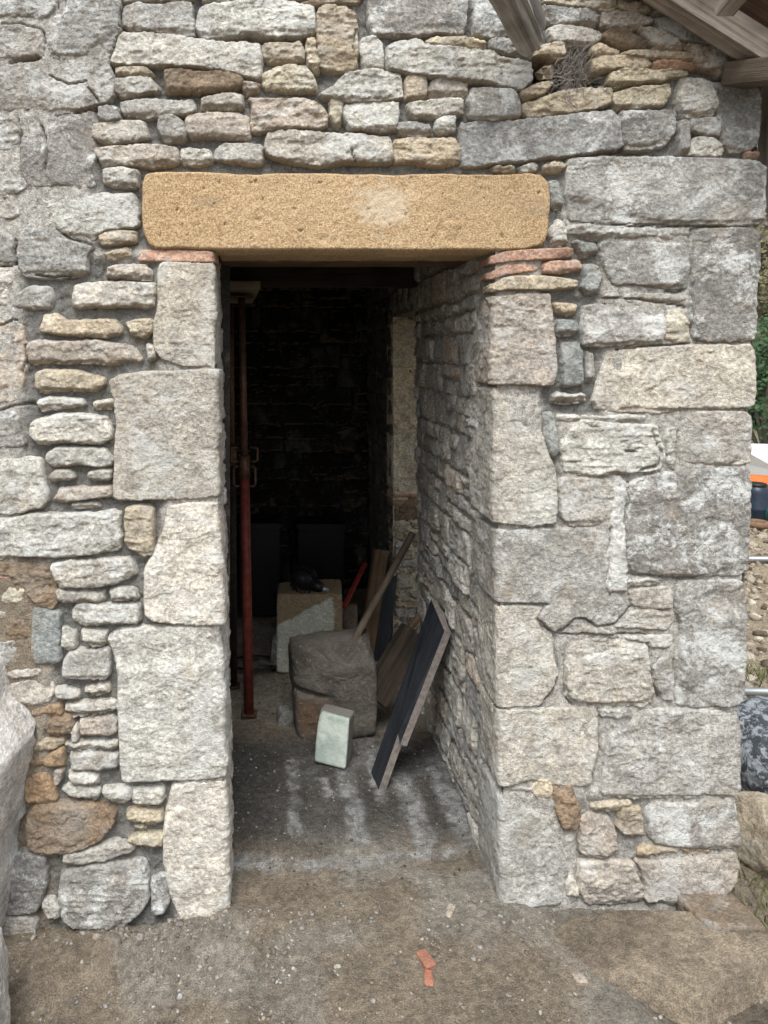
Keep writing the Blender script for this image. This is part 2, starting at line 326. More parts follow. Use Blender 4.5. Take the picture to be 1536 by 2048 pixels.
WALL = """
g 6 -60,50 8,48 55,55 85,62 92,85 90,110 70,113 40,120 0,122 -60,122
g 6 -120,-120 110,-120 113,12 95,32 82,40 10,40 -60,44 -120,44
g 8 120,-120 232,-120 240,10 236,30 245,55 236,75 222,112 200,120 175,110 130,120 98,112 92,60 100,40 118,14
g 8 -120,132 60,126 130,122 170,130 215,118 218,135 230,165 228,190 210,208 195,212 192,218 150,228 60,232 -120,228
g 4 -120,236 36,236 44,262 40,290 30,296 -120,296
G 6 46,242 110,240 180,236 183,262 188,290 192,310 183,340 188,372 150,378 100,380 60,372 44,340 42,280
g 3 -120,302 36,300 44,330 54,372 20,392 -120,392
g 8 248,22 256,12 300,8 380,6 386,20 390,50 388,72 330,68 300,62 260,64 248,52
g 5 240,-120 400,-120 400,0 300,2 245,4
w 14 240,68 270,66 340,72 400,82 440,86 520,88 522,100 523,120 521,150 518,158 470,150 420,138 350,133 280,132 222,128 232,100
w 18 402,20 430,12 480,8 540,4 580,8 625,20 630,45 632,70 600,76 560,79 520,78 500,70 460,74 405,80 392,60 396,35
g 5 404,-120 520,-120 528,0 450,3 404,4
t 5 540,-120 730,-120 726,2 640,4 600,0 540,-2
t 6 636,20 655,12 690,15 710,30 716,60 714,100 712,135 690,143 650,140 636,130 634,80
G 9 740,-120 930,-120 934,10 932,60 925,70 880,65 820,72 770,66 745,68 736,50 738,0
b 2 598,5 615,3 650,9 643,17 612,13
w 4 722,78 745,74 762,85 768,120 764,137 728,135 722,110
t 10 526,88 560,88 600,86 609,105 608,122 570,127 530,122 524,105
t 8 614,78 628,80 636,110 638,140 633,146 622,135 612,100
y 9 524,150 545,138 575,132 610,134 625,150 632,175 631,184 595,184 560,180 528,178
b 14 332,142 350,139 380,144 410,148 440,145 470,150 486,160 484,175 470,183 420,186 370,184 335,186 330,165
p 8 486,166 510,165 520,168 515,180 492,190 486,180
t 8 230,135 260,133 295,138 310,152 300,157 260,152 232,150
w 10 232,158 270,157 302,155 315,172 318,182 280,188 245,195 233,185 231,168
d 8 244,206 280,200 340,202 385,197 392,205 390,226 345,228 290,236 248,230 243,220
G 8 198,214 215,211 238,215 240,238 205,247 197,232
w 8 188,250 230,245 290,243 296,265 300,278 260,282 215,288 187,275 186,260
G 8 325,232 345,230 362,240 375,265 372,280 350,285 328,283 318,262 320,240
p 9 370,232 400,228 470,225 495,232 500,255 502,275 495,280 430,276 385,276 374,262
w 8 404,196 440,192 482,188 484,214 450,218 405,218
p 12 498,197 530,199 580,200 610,198 645,210 654,230 655,250 640,258 600,256 550,262 505,266 500,250 506,215
y 5 662,200 675,194 684,205 683,230 678,254 668,250 660,232
w 8 640,190 665,175 690,150 720,143 760,142 800,148 806,180 808,195 770,204 700,203 650,197
w 10 688,210 730,206 796,205 797,225 792,258 760,264 700,258 688,240
t 8 812,155 835,148 853,152 853,180 850,198 812,205 811,180
p 8 862,163 880,154 890,158 930,160 935,178 934,196 900,192 862,195 858,180
w 8 814,208 860,202 922,197 924,228 900,232 825,237 817,222
G 8 794,246 830,243 858,250 864,268 850,272 800,270 792,258
w 8 873,240 890,232 910,233 912,262 880,267 873,258
w 15 534,268 560,264 640,268 740,270 783,275 784,325 740,326 690,322 640,332 570,322 535,310 530,295
t 9 786,282 810,277 860,278 910,275 922,295 923,325 880,330 830,324 786,327
p 11 188,296 240,293 320,290 352,298 358,325 340,332 290,333 240,328 205,334 197,315
w 6 362,300 380,295 420,300 424,325 400,330 365,326
d 8 428,300 450,286 490,288 524,290 527,325 500,328 450,322 428,318
w 8 210,340 245,338 275,342 274,376 240,374 208,366
w 16 774,92 800,82 830,80 850,92 900,98 960,104 1000,115 1040,122 1060,130 1062,160 1045,180 1000,172 940,165 880,158 830,150 800,145 775,135
y 8 848,85 865,75 900,78 930,78 970,86 970,98 930,94 880,90
G 5 944,-120 1060,-120 1060,60 1012,74 980,76 945,68
G 6 980,80 1010,76 1040,90 1060,112 1060,120 1010,108 984,98
G 10 940,180 970,178 1030,182 1040,205 1039,236 1000,240 955,243 938,235 936,200
t 10 1044,185 1070,172 1095,165 1105,165 1085,190 1050,202 1042,195
t 10 1044,230 1045,210 1080,200 1120,185 1160,180 1215,182 1220,190 1218,210 1190,220 1120,228 1060,238
t 10 1068,112 1085,90 1128,88 1130,108 1120,120 1090,112
G 10 922,248 950,242 1040,242 1100,238 1160,228 1222,222 1238,240 1245,290 1235,300 1180,308 1100,315 1020,326 960,332 926,335 922,300
G 8 1242,225 1290,222 1350,218 1355,245 1345,268 1330,290 1300,298 1250,302 1244,280
y 12 1224,185 1260,178 1310,174 1336,172 1338,190 1330,210 1280,216 1230,218 1222,200
w 12 1358,170 1362,155 1395,158 1415,165 1428,190 1432,215 1428,232 1390,236 1365,238 1355,200
w 6 1378,300 1390,275 1410,272 1436,280 1444,300 1440,312 1390,316 1376,312
G 6 1380,240 1430,236 1440,260 1438,274 1405,268 1378,262
G 6 1358,245 1375,236 1378,270 1374,310 1360,308
k 4 1490,314 1495,303 1518,306 1514,318 1492,321
y 12 1090,-120 1200,-120 1230,5 1228,22 1215,27 1170,20 1120,10 1078,5
G 10 1080,14 1130,18 1190,22 1198,35 1196,52 1160,60 1110,52 1085,38
d 12 1094,60 1120,52 1160,58 1200,64 1206,75 1180,92 1140,94 1105,88
p 14 1200,28 1240,24 1270,30 1300,40 1300,50 1250,64 1205,55
b 14 1208,67 1225,63 1250,66 1280,80 1296,95 1290,101 1250,99 1215,87 1205,77
t 8 1232,6 1260,8 1290,8 1296,35 1262,28 1236,20
G 8 1285,10 1300,5 1330,18 1352,35 1310,35 1290,30
g 5 1230,-120 1330,-120 1345,0 1300,2 1232,2
d 14 1308,38 1330,40 1365,50 1400,68 1440,88 1435,98 1400,92 1360,80 1320,58
p 14 1275,58 1320,60 1340,75 1370,95 1360,105 1310,95 1290,80
p 20 1366,92 1400,96 1440,98 1462,104 1466,118 1455,150 1440,152 1390,135 1380,112
k 12 1308,97 1325,94 1360,97 1360,106 1320,105 1304,104
t 14 1240,107 1280,104 1340,107 1388,113 1384,122 1360,124 1300,118 1244,114
k 14 1308,127 1340,125 1385,129 1390,137 1360,140 1308,138
t 12 1180,120 1210,112 1250,115 1295,120 1300,135 1280,142 1220,140 1185,150
y 14 1222,148 1250,142 1300,143 1340,140 1372,143 1372,152 1330,160 1280,165 1230,178 1218,165
t 9 1180,95 1200,88 1235,102 1238,108 1200,116 1182,115
g 6 1132,452 1180,450 1280,452 1312,458 1312,472 1290,480 1220,480 1160,475 1134,465
g 4 1314,460 1340,456 1380,456 1385,472 1360,480 1318,478
G 9 1200,485 1230,482 1300,486 1374,488 1378,520 1376,576 1340,578 1280,568 1225,568 1214,545 1203,515
d 3 1247,598 1260,585 1320,588 1376,590 1374,604 1320,608 1260,606
d 3 1212,590 1235,588 1236,602 1212,604
g 7 1168,615 1185,610 1230,612 1300,615 1326,620 1328,660 1322,687 1260,690 1200,692 1170,690 1166,650
y 4 1332,622 1362,620 1374,650 1376,682 1330,686
w 6 1122,852 1160,842 1240,850 1310,850 1322,880 1326,920 1318,935 1260,945 1180,950 1130,945 1122,900
w 4 1165,835 1230,832 1290,832 1296,844 1230,847 1165,840
w 4 1332,860 1350,856 1350,930 1345,945 1335,940
d 7 1116,970 1125,958 1170,956 1225,958 1232,990 1228,1040 1190,1048 1140,1050 1122,1030
c 3 1015,1411 1060,1413 1092,1417 1090,1425 1040,1425 1013,1421
c 3 1014,1573 1050,1575 1078,1577 1080,1587 1040,1588 1014,1584
c 7 1224,950 1240,956 1256,975 1250,1010 1254,1060 1246,1090 1252,1130 1250,1180 1240,1192 1222,1188 1212,1170 1220,1140 1214,1110 1224,1060 1222,1040 1230,1000
w 6 1136,1300 1150,1285 1200,1278 1290,1284 1296,1320 1300,1370 1302,1400 1280,1412 1230,1408 1170,1402 1137,1390 1132,1350
w 5 1240,1163 1290,1158 1322,1160 1316,1170 1240,1171
d 4 1256,1182 1335,1174 1345,1182 1342,1214 1300,1222 1266,1212
d 3 1262,1222 1340,1222 1346,1238 1330,1262 1250,1266 1225,1264
d 3 1116,1268 1180,1256 1210,1262 1240,1272 1180,1274 1120,1277
d 3 1246,1274 1318,1272 1342,1268 1344,1290 1320,1300 1300,1302 1298,1284
g 4 1300,1320 1310,1308 1330,1312 1346,1340 1344,1400 1335,1410 1320,1395 1304,1360
w 4 1198,1420 1250,1419 1262,1430 1225,1438 1198,1432
b 6 1102,1572 1140,1568 1155,1600 1160,1636 1152,1658 1125,1656 1108,1610
p 9 1160,1640 1180,1628 1215,1632 1228,1660 1230,1700 1215,1712 1180,1714 1160,1700
t 8 1234,1650 1245,1618 1280,1612 1284,1675 1262,1674 1242,1662
t 8 1180,1615 1230,1602 1262,1602 1258,1614 1215,1622
t 5 1278,1698 1290,1692 1360,1697 1350,1708 1280,1712
t 4 1366,1694 1420,1700 1410,1706 1370,1706
p 8 1158,1724 1200,1720 1262,1724 1278,1745 1286,1775 1283,1800 1220,1810 1175,1806 1158,1780
w 3 1132,1765 1140,1750 1150,1760 1156,1785 1150,1803 1134,1795
y 3 1060,1578 1075,1560 1100,1556 1104,1575 1098,1592 1080,1600
k 10 1086,527 1100,523 1158,523 1160,542 1120,545 1088,542
s 8 1150,482 1190,488 1195,505 1168,514
s 6 1167,530 1185,526 1200,540 1198,565 1190,585 1175,588 1166,575 1172,555
t 6 1112,608 1155,610 1148,630 1114,628
s 6 1114,640 1150,642 1158,655 1150,670 1118,672
s 6 1126,682 1160,682 1164,720 1164,768 1145,770 1128,772 1126,730
g 4 1174,705 1184,710 1186,740 1182,764 1174,762
w 7 1106,790 1125,788 1170,792 1170,803 1125,806 1108,802
w 4 1118,833 1160,833 1158,843 1118,843
s 5 1088,830 1105,826 1114,860 1116,900 1110,915 1100,905 1092,870
s 6 1098,368 1112,362 1122,400 1120,420 1105,415 1098,395
w 5 1102,460 1120,435 1130,450 1132,490 1108,494 1102,475
t 5 985,335 1025,332 1030,345 990,343
w 5 1036,335 1070,325 1078,338 1045,345
t 5 1088,330 1110,325 1135,330 1120,345 1092,345
w 10 60,402 90,400 140,402 170,395 210,385 270,388 275,420 274,450 240,456 210,458 190,478 150,480 120,460 90,440 60,438 57,415
g 6 34,480 50,455 90,450 120,465 150,484 190,492 175,512 172,545 140,552 90,555 50,552 36,525
g 4 -120,450 15,452 26,490 30,525 0,532 -120,533
g 3 -120,397 20,400 36,412 40,435 20,442 -120,444
w 3 -120,540 20,537 30,550 20,574 -120,574
w 3 -120,583 20,578 22,610 0,616 -120,616
d 2 30,590 60,570 100,575 105,600 100,618 60,620 30,612
t 9 198,470 215,462 250,462 274,464 275,484 240,488 205,490
t 7 205,508 225,500 258,498 262,512 240,517 205,515
p 8 215,537 240,530 290,530 302,545 300,562 260,557 215,555
w 9 148,570 180,566 240,563 308,566 310,590 304,615 260,612 200,612 148,614 148,590
t 8 85,628 110,626 130,642 170,641 230,641 243,655 240,668 210,675 160,670 120,668 80,662
t 6 252,645 270,640 305,640 304,665 296,675 262,668
p 8 52,700 60,684 120,684 200,682 270,692 284,715 280,728 220,730 150,725 60,728
w 4 293,688 308,692 310,718 296,722
t 8 72,747 90,740 150,742 208,756 210,770 190,782 140,780 80,785 70,770
w 6 76,800 110,796 165,799 172,810 140,815 85,820 75,812
w 5 186,806 225,801 226,818 186,819
w 9 62,845 100,832 160,828 210,835 222,855 222,878 200,887 140,884 80,888 62,870
w 8 95,905 110,896 160,896 210,897 228,920 220,930 150,930 105,935 94,920
d 5 98,955 110,943 135,941 150,955 130,962 100,963
w 5 178,946 205,941 222,943 222,958 190,963 178,955
p 7 105,1000 120,979 170,976 222,973 222,993 170,996 125,1003
d 5 145,1010 190,1005 200,1012 180,1017 148,1016
w 9 -120,1045 40,1032 130,1030 238,1025 240,1060 242,1100 200,1105 150,1112 110,1112 60,1108 0,1116 -120,1118
w 5 -120,932 40,916 80,918 88,960 95,1000 80,1018 20,1026 -120,1030
p 4 -120,632 40,640 50,690 48,740 40,800 -120,812
g 3 -120,828 30,822 40,850 50,890 0,902 -120,905
t 9 250,1018 275,1012 303,1015 305,1060 306,1105 285,1112 255,1095 250,1080 250,1045
w 12 104,1130 140,1122 220,1119 262,1119 272,1145 255,1158 225,1170 165,1172 120,1174 110,1150
w 8 114,1180 140,1182 210,1183 210,1202 150,1204 120,1202
w 8 222,1180 272,1178 274,1200 224,1200
w 10 146,1225 155,1211 240,1211 276,1209 277,1245 230,1246 160,1250 146,1240
s 10 66,1215 90,1218 118,1225 120,1270 120,1320 105,1330 72,1334 66,1280
b 4 -120,1122 30,1124 95,1132 110,1160 116,1198 105,1218 80,1210 60,1190 50,1172 30,1168 30,1150 -120,1146
k 4 -120,1152 28,1153 28,1165 -120,1166
y 6 8,1176 45,1177 48,1205 20,1213 5,1200
p 5 -120,1222 35,1226 20,1245 -120,1244
b 5 15,1262 30,1242 60,1237 63,1270 40,1283 18,1280
g 6 -120,1284 30,1282 58,1292 56,1312 30,1332 -120,1342
p 6 0,1350 30,1341 80,1339 82,1355 20,1362
d 9 20,1370 50,1363 104,1361 106,1385 95,1408 50,1412 30,1395
o 8 64,1420 90,1414 122,1413 124,1430 80,1436 66,1430
b 9 94,1450 105,1438 140,1432 148,1448 140,1465 118,1472 98,1465
w 6 142,1460 150,1450 156,1456 155,1482 146,1485
t 7 64,1495 90,1481 125,1479 128,1488 90,1506 66,1508
o 6 56,1520 82,1513 86,1528 60,1538
o 7 86,1520 126,1494 128,1535 90,1530
o 8 52,1560 70,1543 95,1547 108,1580 112,1600 100,1606 52,1600
p 5 108,1545 125,1540 124,1560 112,1572
d 9 128,1320 145,1300 215,1298 220,1320 215,1355 180,1358 128,1352
w 5 122,1257 150,1266 150,1295 140,1303 125,1290
w 5 160,1263 213,1263 211,1289 170,1289
d 6 112,1380 130,1379 160,1386 160,1400 115,1398
w 6 168,1376 215,1369 218,1385 180,1391
w 8 128,1411 170,1407 230,1403 232,1420 180,1430 130,1430
p 8 162,1440 180,1436 230,1437 234,1465 200,1470 162,1468
w 6 130,1490 160,1486 232,1483 232,1498 180,1502 132,1500
d 8 142,1511 160,1507 232,1509 232,1536 180,1539 145,1536
w 7 138,1546 160,1543 195,1551 198,1568 150,1566
w 6 122,1580 150,1573 196,1579 200,1590 190,1598 145,1590
w 6 205,1579 258,1574 264,1590 256,1605 215,1604
w 7 268,1580 325,1576 328,1600 290,1610 268,1600
b 16 54,1628 70,1610 120,1608 200,1610 232,1620 228,1650 200,1680 150,1700 100,1705 60,1700 55,1660
y 7 255,1625 270,1619 325,1623 326,1642 300,1648 258,1640
y 5 270,1651 290,1650 290,1662 272,1662
y 7 258,1678 290,1669 325,1669 324,1690 300,1698 270,1690
d 10 128,1722 130,1706 180,1696 230,1686 262,1689 266,1700 220,1715 160,1725
G 12 125,1747 160,1732 230,1724 288,1722 295,1760 298,1795 280,1825 240,1855 180,1860 130,1840 120,1790
G 8 16,1712 50,1706 95,1712 92,1760 80,1810 70,1828 20,1825 -120,1820 -120,1712
d 6 85,1808 105,1798 120,1815 115,1838 95,1832
d 6 -120,1832 60,1832 72,1845 70,1880 20,1890 -120,1890
G 4 302,1760 330,1750 340,1800 320,1835 305,1820
G 5 -120,1345 -10,1345 10,1400 20,1450 -120,1450
g 5 -120,1458 20,1460 40,1560 -120,1560
g 5 -120,1566 40,1568 46,1640 -120,1700
"""
CORNERS = """
G 6 1420,165 1440,165 1475,172 1510,172 1520,185 1520,230 1516,290 1500,300 1460,308 1446,290 1434,240 1434,195
g 12 1134,320 1160,316 1300,314 1440,318 1500,322 1526,335 1526,400 1524,440 1515,450 1440,452 1300,448 1180,446 1136,440 1130,380
G 10 1385,480 1392,462 1420,454 1480,456 1516,460 1520,500 1516,600 1512,680 1490,686 1430,686 1385,680 1378,640 1380,560 1384,520
n 7 1215,705 1225,696 1300,694 1400,690 1500,688 1510,700 1510,760 1504,810 1490,816 1430,818 1380,816 1320,826 1250,825 1195,820 1188,800 1200,750
g 8 1370,830 1390,824 1440,822 1490,822 1500,835 1503,880 1500,925 1480,930 1400,934 1358,930 1354,900 1362,860
G 12 1252,970 1290,950 1360,940 1440,936 1495,934 1500,980 1498,1060 1494,1140 1480,1152 1400,1152 1320,1150 1262,1142 1250,1120 1250,1040
g 9 1350,1170 1370,1160 1440,1160 1485,1162 1492,1200 1490,1320 1486,1400 1470,1412 1400,1416 1355,1410 1350,1385 1360,1320 1362,1260 1348,1220
g 10 1280,1422 1340,1418 1440,1420 1475,1432 1482,1460 1480,1540 1478,1585 1450,1596 1400,1598 1330,1595 1260,1596 1205,1590 1200,1560 1208,1500 1216,1470 1250,1450
g 11 1296,1620 1310,1605 1380,1606 1440,1604 1472,1608 1478,1650 1476,1690 1440,1697 1370,1692 1310,1688 1296,1670
p 12 1268,1722 1330,1720 1400,1710 1472,1704 1476,1730 1465,1765 1440,1790 1400,1800 1330,1808 1290,1802 1290,1765 1282,1740
"""
JAMBS = """
n 8 316,540 322,525 370,524 420,526 428,560 428,640 426,730 400,735 360,732 325,718 308,700 306,650 316,620
n 10 218,765 240,750 290,745 380,740 425,738 432,760 434,860 436,990 400,998 340,999 225,1000 228,930 232,850 228,800
l 10 335,1012 370,1006 420,1004 436,1010 440,1100 442,1235 430,1248 370,1248 310,1242 292,1230 288,1180 290,1140 305,1110 328,1060
l 12 215,1275 240,1258 300,1254 440,1252 446,1300 448,1400 451,1550 430,1556 340,1560 300,1560 245,1562 240,1500 236,1400 238,1350 228,1310
l 8 332,1620 345,1572 380,1564 442,1562 451,1600 454,1700 457,1800 452,1845 400,1850 360,1840 340,1790 326,1720 328,1660
p 9 987,608 1000,592 1050,586 1102,588 1106,640 1110,700 1112,745 1104,771 1050,770 987,770 986,700
n 9 990,790 995,776 1040,780 1060,800 1085,815 1082,860 1098,900 1112,950 1114,1010 1108,1045 1060,1052 1000,1045 993,1030 991,900
d 8 994,1060 1100,1056 1212,1052 1220,1090 1216,1165 1240,1190 1258,1215 1230,1248 1195,1254 1170,1238 1150,1236 1120,1256 1108,1266 1085,1253 1076,1238 1092,1213 1085,1205 998,1204 995,1130
n 7 997,1212 1050,1208 1086,1212 1072,1240 1086,1262 1102,1275 1108,1320 1118,1350 1100,1390 1080,1410 1010,1412 999,1370 998,1280
n 7 1000,1440 1012,1418 1100,1416 1180,1414 1196,1440 1196,1500 1188,1545 1180,1570 1130,1573 1060,1558 1006,1572 1001,1500
d 8 1004,1590 1030,1582 1056,1586 1080,1602 1096,1630 1108,1680 1130,1710 1138,1740 1128,1780 1120,1806 1060,1812 1009,1812 1005,1700
"""
BRICKS = """
k 8 274,508 280,499 350,499 420,503 424,515 420,524 350,524 278,522
k 10 992,512 1010,503 1060,499 1145,496 1146,512 1100,519 1040,521 996,528
k 10 986,543 1005,531 1040,528 1074,525 1076,540 1040,546 1010,550 990,558
t 12 987,568 1005,556 1030,552 1080,552 1150,560 1152,575 1100,580 1010,580 990,584
"""
def parse(t):
    r = []
    for ln in t.strip().splitlines():
        a = ln.split(); r.append((a[0], float(a[1]) / 1000, [tuple(map(float, q.split(','))) for q in a[2:]]))
    return r
def front_uv(poly): return [((x - CX) * S, EYE + (CY - y) * S) for x, y in poly]
def fr_front(Y0=0.0):
    return (lambda u, v, h: np.stack([u, Y0 - (h - .018 * crack_depth(u, v) if Y0 == 0 else h), v], -1), False)
def fr_right(X0, drift=0.0):     # faces -X, u = Y
    return (lambda u, v, h: np.stack([(X0(v) if callable(X0) else X0) - h, u, v], -1), True)
def fr_left(X0):                 # faces +X, u = Y
    return (lambda u, v, h: np.stack([(X0(v) if callable(X0) else X0) + h, u, v], -1), False)
def fr_back(Y0): return fr_front(Y0)
CR = """4 1196,1418 1200,1440 1197,1500 1186,1545 1184,1575
3 1108,1268 1112,1300 1118,1345 1110,1370 1085,1402
3 1130,1310 1128,1390 1145,1412
3 1264,1722 1282,1760 1288,1802
4 243,18 238,50 247,58 235,75 222,118
3 5,50 40,48 85,62 93,88
4 48,122 76,114
3 150,226 195,214
3 38,238 42,262 39,292
3 178,178 200,208
2.5 112,-40 117,14
2 132,-40 131,12
3 34,480 29,500 34,530 0,534
3 70,553 110,556 150,552
2.5 0,650 35,640
3 52,690 52,720 47,745
4 0,822 30,810 70,809
2.5 1355,858 1352,900 1348,945
4 1250,1148 1350,1156 1390,1157
3 1298,1288 1302,1350 1320,1402
3 1347,1320 1348,1402
3 1010,1208 1050,1206 1094,1208
3 1076,1238 1108,1268 1128,1258 1150,1236 1170,1238 1195,1256 1235,1248 1262,1215
2.5 1108,1268 1240,1268 1290,1270
3 1232,700 1320,690 1378,688
2.5 1380,460 1379,520 1384,600 1378,680
3 85,250 95,300 90,340
2.5 100,150 140,170 175,165
3 1250,1050 1252,1000 1256,965
3 1222,1056 1219,1110 1216,1165
2 705,110 712,60
2 700,300 710,322
2.5 1180,448 1300,452 1440,454
6 1335,581 1350,583 1362,581
5 1252,904 1270,905
4 1278,938 1308,934
5 20,124 50,119 74,116
3 128,470 165,485 188,492
2.5 1203,596 1250,596 1370,612
2 1300,862 1318,905 1310,935"""
CRACK = []
for ln in CR.splitlines():
    a_ = ln.split(); CRACK.append((float(a_[0]) * .0006, [((float(q.split(',')[0]) - CX) * S, EYE + (CY - float(q.split(',')[1])) * S) for q in a_[1:]]))
def crack_depth(u, v):
    r_ = np.zeros_like(u); x0, x1, y0, y1 = u.min(), u.max(), v.min(), v.max(); wu = wv = None
    for wd, pts in CRACK:
        px = [p[0] for p in pts]; py = [p[1] for p in pts]
        if max(px) < x0 - .01 or min(px) > x1 + .01 or max(py) < y0 - .01 or min(py) > y1 + .01: continue
        if wu is None: wu = u + .006 * fbm2(u, v, 28, 4, 91); wv = v + .006 * fbm2(u, v, 28, 4, 97)
        for (ax, ay), (bx, by) in zip(pts[:-1], pts[1:]):
            t = np.clip(((wu - ax) * (bx - ax) + (wv - ay) * (by - ay)) / ((bx - ax) ** 2 + (by - ay) ** 2 + 1e-12), 0, 1)
            d = np.hypot(wu - ax - t * (bx - ax), wv - ay - t * (by - ay)); r_ = np.maximum(r_, 1 - sstep(wd * .5, wd * 1.6 + .001, d))
    return r_
SEED = [0]
def stone_patch(acc, poly, kind, prot, frame, res=.0042, skirt=.014, k_=6, smooth=1, rr=None, warp=.004, amp=None, under=True, chips=None, tint_mul=1, umin=None, grow=.0025, lic_mul=1, urange=None, shift=None):
    SEED[0] += 1; sd_ = SEED[0]; rnd = random.Random(sd_ * 7919)
    col, lic, am, rad, nch = K[kind]
    if amp is not None: am = amp
    rad *= .75
    if rr is not None: rad = rr
    if chips is not None: nch = chips
    pl = chaikin(poly, smooth, .10)
    x0, y0 = pl.min(0) - skirt - .004; x1, y1 = pl.max(0) + skirt + .004
    u, v = np.meshgrid(np.arange(x0, x1 + res, res), np.arange(y0, y1 + res, res))
    wu = u + warp * fbm2(u, v, 22, 3, sd_) + warp * .5 * fbm2(u, v, 85, 2, sd_ + 5)
    wv = v + warp * fbm2(u, v, 22, 3, sd_ + 9) + warp * .5 * fbm2(u, v, 85, 2, sd_ + 15)
    d = sdf(pl, wu, wv) + grow
    size = min(x1 - x0, y1 - y0)
    rad = min(rad, size * .28) * np.clip(.75 + 1.1 * fbm2(u, v, 18, 3, sd_ + 80), .3, 1.7)
    t = np.clip(d / rad, 0, 1)
    h = prot - rad * .9 * (1 - np.sqrt(np.clip(1 - (1 - t) ** 2, 0, 1)))
    h = np.where(d < 0, prot - rad * .9 + d * k_, h)
    cx, cy = pl.mean(0)
    drop = np.zeros_like(h)
    for i in range(nch):
        a = rnd.uniform(0, 2 * math.pi); dx, dy = math.cos(a), math.sin(a)
        proj = (pl[:, 0] - cx) * dx + (pl[:, 1] - cy) * dy
        Rk = proj.max() * rnd.uniform(.45, .9); m = rnd.uniform(.12, .55)
        q = (wu - cx) * dx + (wv - cy) * dy + .006 * fbm2(u, v, 40, 2, sd_ + i)
        drop = np.maximum(drop, np.clip(q - Rk, 0, .05) * m)
    if under:
        # broken lower arris
        yb = pl[:, 1].min(); bb = rnd.uniform(.008, .02) * min(1, size / .05)
        q = (yb + bb - wv) + .006 * fbm2(u, v, 30, 3, sd_ + 31)
        drop = drop + np.clip(q, 0, .06) * rnd.uniform(.5, 1.2) * (d > 0)
        drop = drop + (np.maximum(d, 0) * 0)
    tl = rnd.uniform(-.05, .05); tv = rnd.uniform(-.04, .10)
    h = h - np.minimum(drop, .035 if size < .12 else .008) + np.clip((u - cx) * tl - (v - cy) * tv, -.003, .003)
    h = h + am * .9 * fbm2(u, v, 14, 3, sd_ + 50) + am * .75 * ridged(wu, wv * 1.5, 34, 3, sd_ + 60) * (.5 + .5 * vn2(u * 9, v * 9, sd_)) + am * .45 * fbm2(u, v, 120, 3, sd_ + 70, .65)
    if rnd.random() < .6 and nch > 2:
        an_ = rnd.gauss(0, .12); h = h + am * rnd.uniform(.4, 1.0) * ridged(u * .5 - v * an_, v * 1.9 + u * an_, 30, 3, sd_ + 33)
    h = h + am * 1.3 * np.floor(2.5 * (fbm2(u, v * 1.6, 11, 3, sd_ + 90) + .5)) / 2.5 * (d > 0)
    kv = (d > -skirt)
    keep = kv[:-1, :-1] | kv[1:, :-1] | kv[:-1, 1:] | kv[1:, 1:]
    keep &= (d[:-1, :-1] > -skirt * 1.6)
    if umin is not None: keep &= (u[:-1, :-1] > umin)
    f = rnd.uniform(.86, 1.14) * tint_mul; wm = rnd.uniform(-.03, .03)
    c = np.empty(u.shape + (4,)); c[..., 0] = col[0] * f * (1 + wm); c[..., 1] = col[1] * f; c[..., 2] = col[2] * f * (1 - wm); c[..., 3] = min(1, lic * rnd.uniform(.8, 1.15)) * lic_mul
    acc.grid(frame[0](u, v, h), keep, c, frame[1])
def fr_wrap(edge, sgn, rho=.009):
    """front face folded round an arris: u = signed distance from the arris (positive on the front face)"""
    def f(u, v, h):
        h = h - .018 * crack_depth(edge(v) + sgn * u, v)
        q = np.sqrt(u * u + rho * rho); a_ = .5 * (u + q); b_ = .5 * (-u + q); w_ = .5 * (1 + u / q); nl = np.sqrt(w_ * w_ + (1 - w_) ** 2)
        return np.stack([edge(v) + sgn * (a_ - h * (1 - w_) / nl), b_ - h * w_ / nl, v], -1)
    return (f, sgn < 0)
def wrap_stone(poly, kind, prot, side, name, depth, res=.0045, warp=.0025):
    edge = XRF if side > 0 else XLF; pts = []
    uv = front_uv(poly); far = [(side * (u_ - float(edge(v_))), v_) for u_, v_ in uv]
    vs = [q[1] for q in far if q[0] < .030]; v0, v1 = min(vs), max(vs)
    out = []; ins = False
    for t_, v_ in far:
        if t_ < .022:
            if not ins: ins = True
            out.append((None, v_))
        else: out.append((t_, v_)); ins = False
    keep_ = [q for q in out if q[0] is not None]
    cy_ = (v0 + v1) / 2; kx = np.mean([q[0] for q in keep_]); 
    ret = [(-depth, v0 + .003), (-depth - .012, v0 * .66 + v1 * .34), (-depth + .010, v0 * .33 + v1 * .67), (-depth, v1 - .003)]
    allp = keep_ + ret + [(0., v1), (0., v0)]
    # order by walking the front polygon: top pts left->..., robust because every jamb stone is star-shaped round its middle
    seq = []
    n_ = len(out); i0 = next(i for i in range(n_) if out[i][0] is None and out[i - 1][0] is not None)
    rot = out[i0:] + out[:i0]; run = [q for q in rot if q[0] is None]; rest = [q for q in rot if q[0] is not None]
    up = run[-1][1] > run[0][1] if len(run) > 1 else rest[0][1] > rest[-1][1]
    a0, a1 = (v0, v1) if up else (v1, v0)
    rr_ = ret if up else ret[::-1]
    seq = [(.0, a0)] + rr_ + [(.0, a1)] + rest
    a = Acc(); stone_patch(a, seq, kind, prot, fr_wrap(edge, side), res=res, skirt=.010, chips=1, warp=warp, under=False, grow=.0008)
    return a.build(name, M['stone'], front)
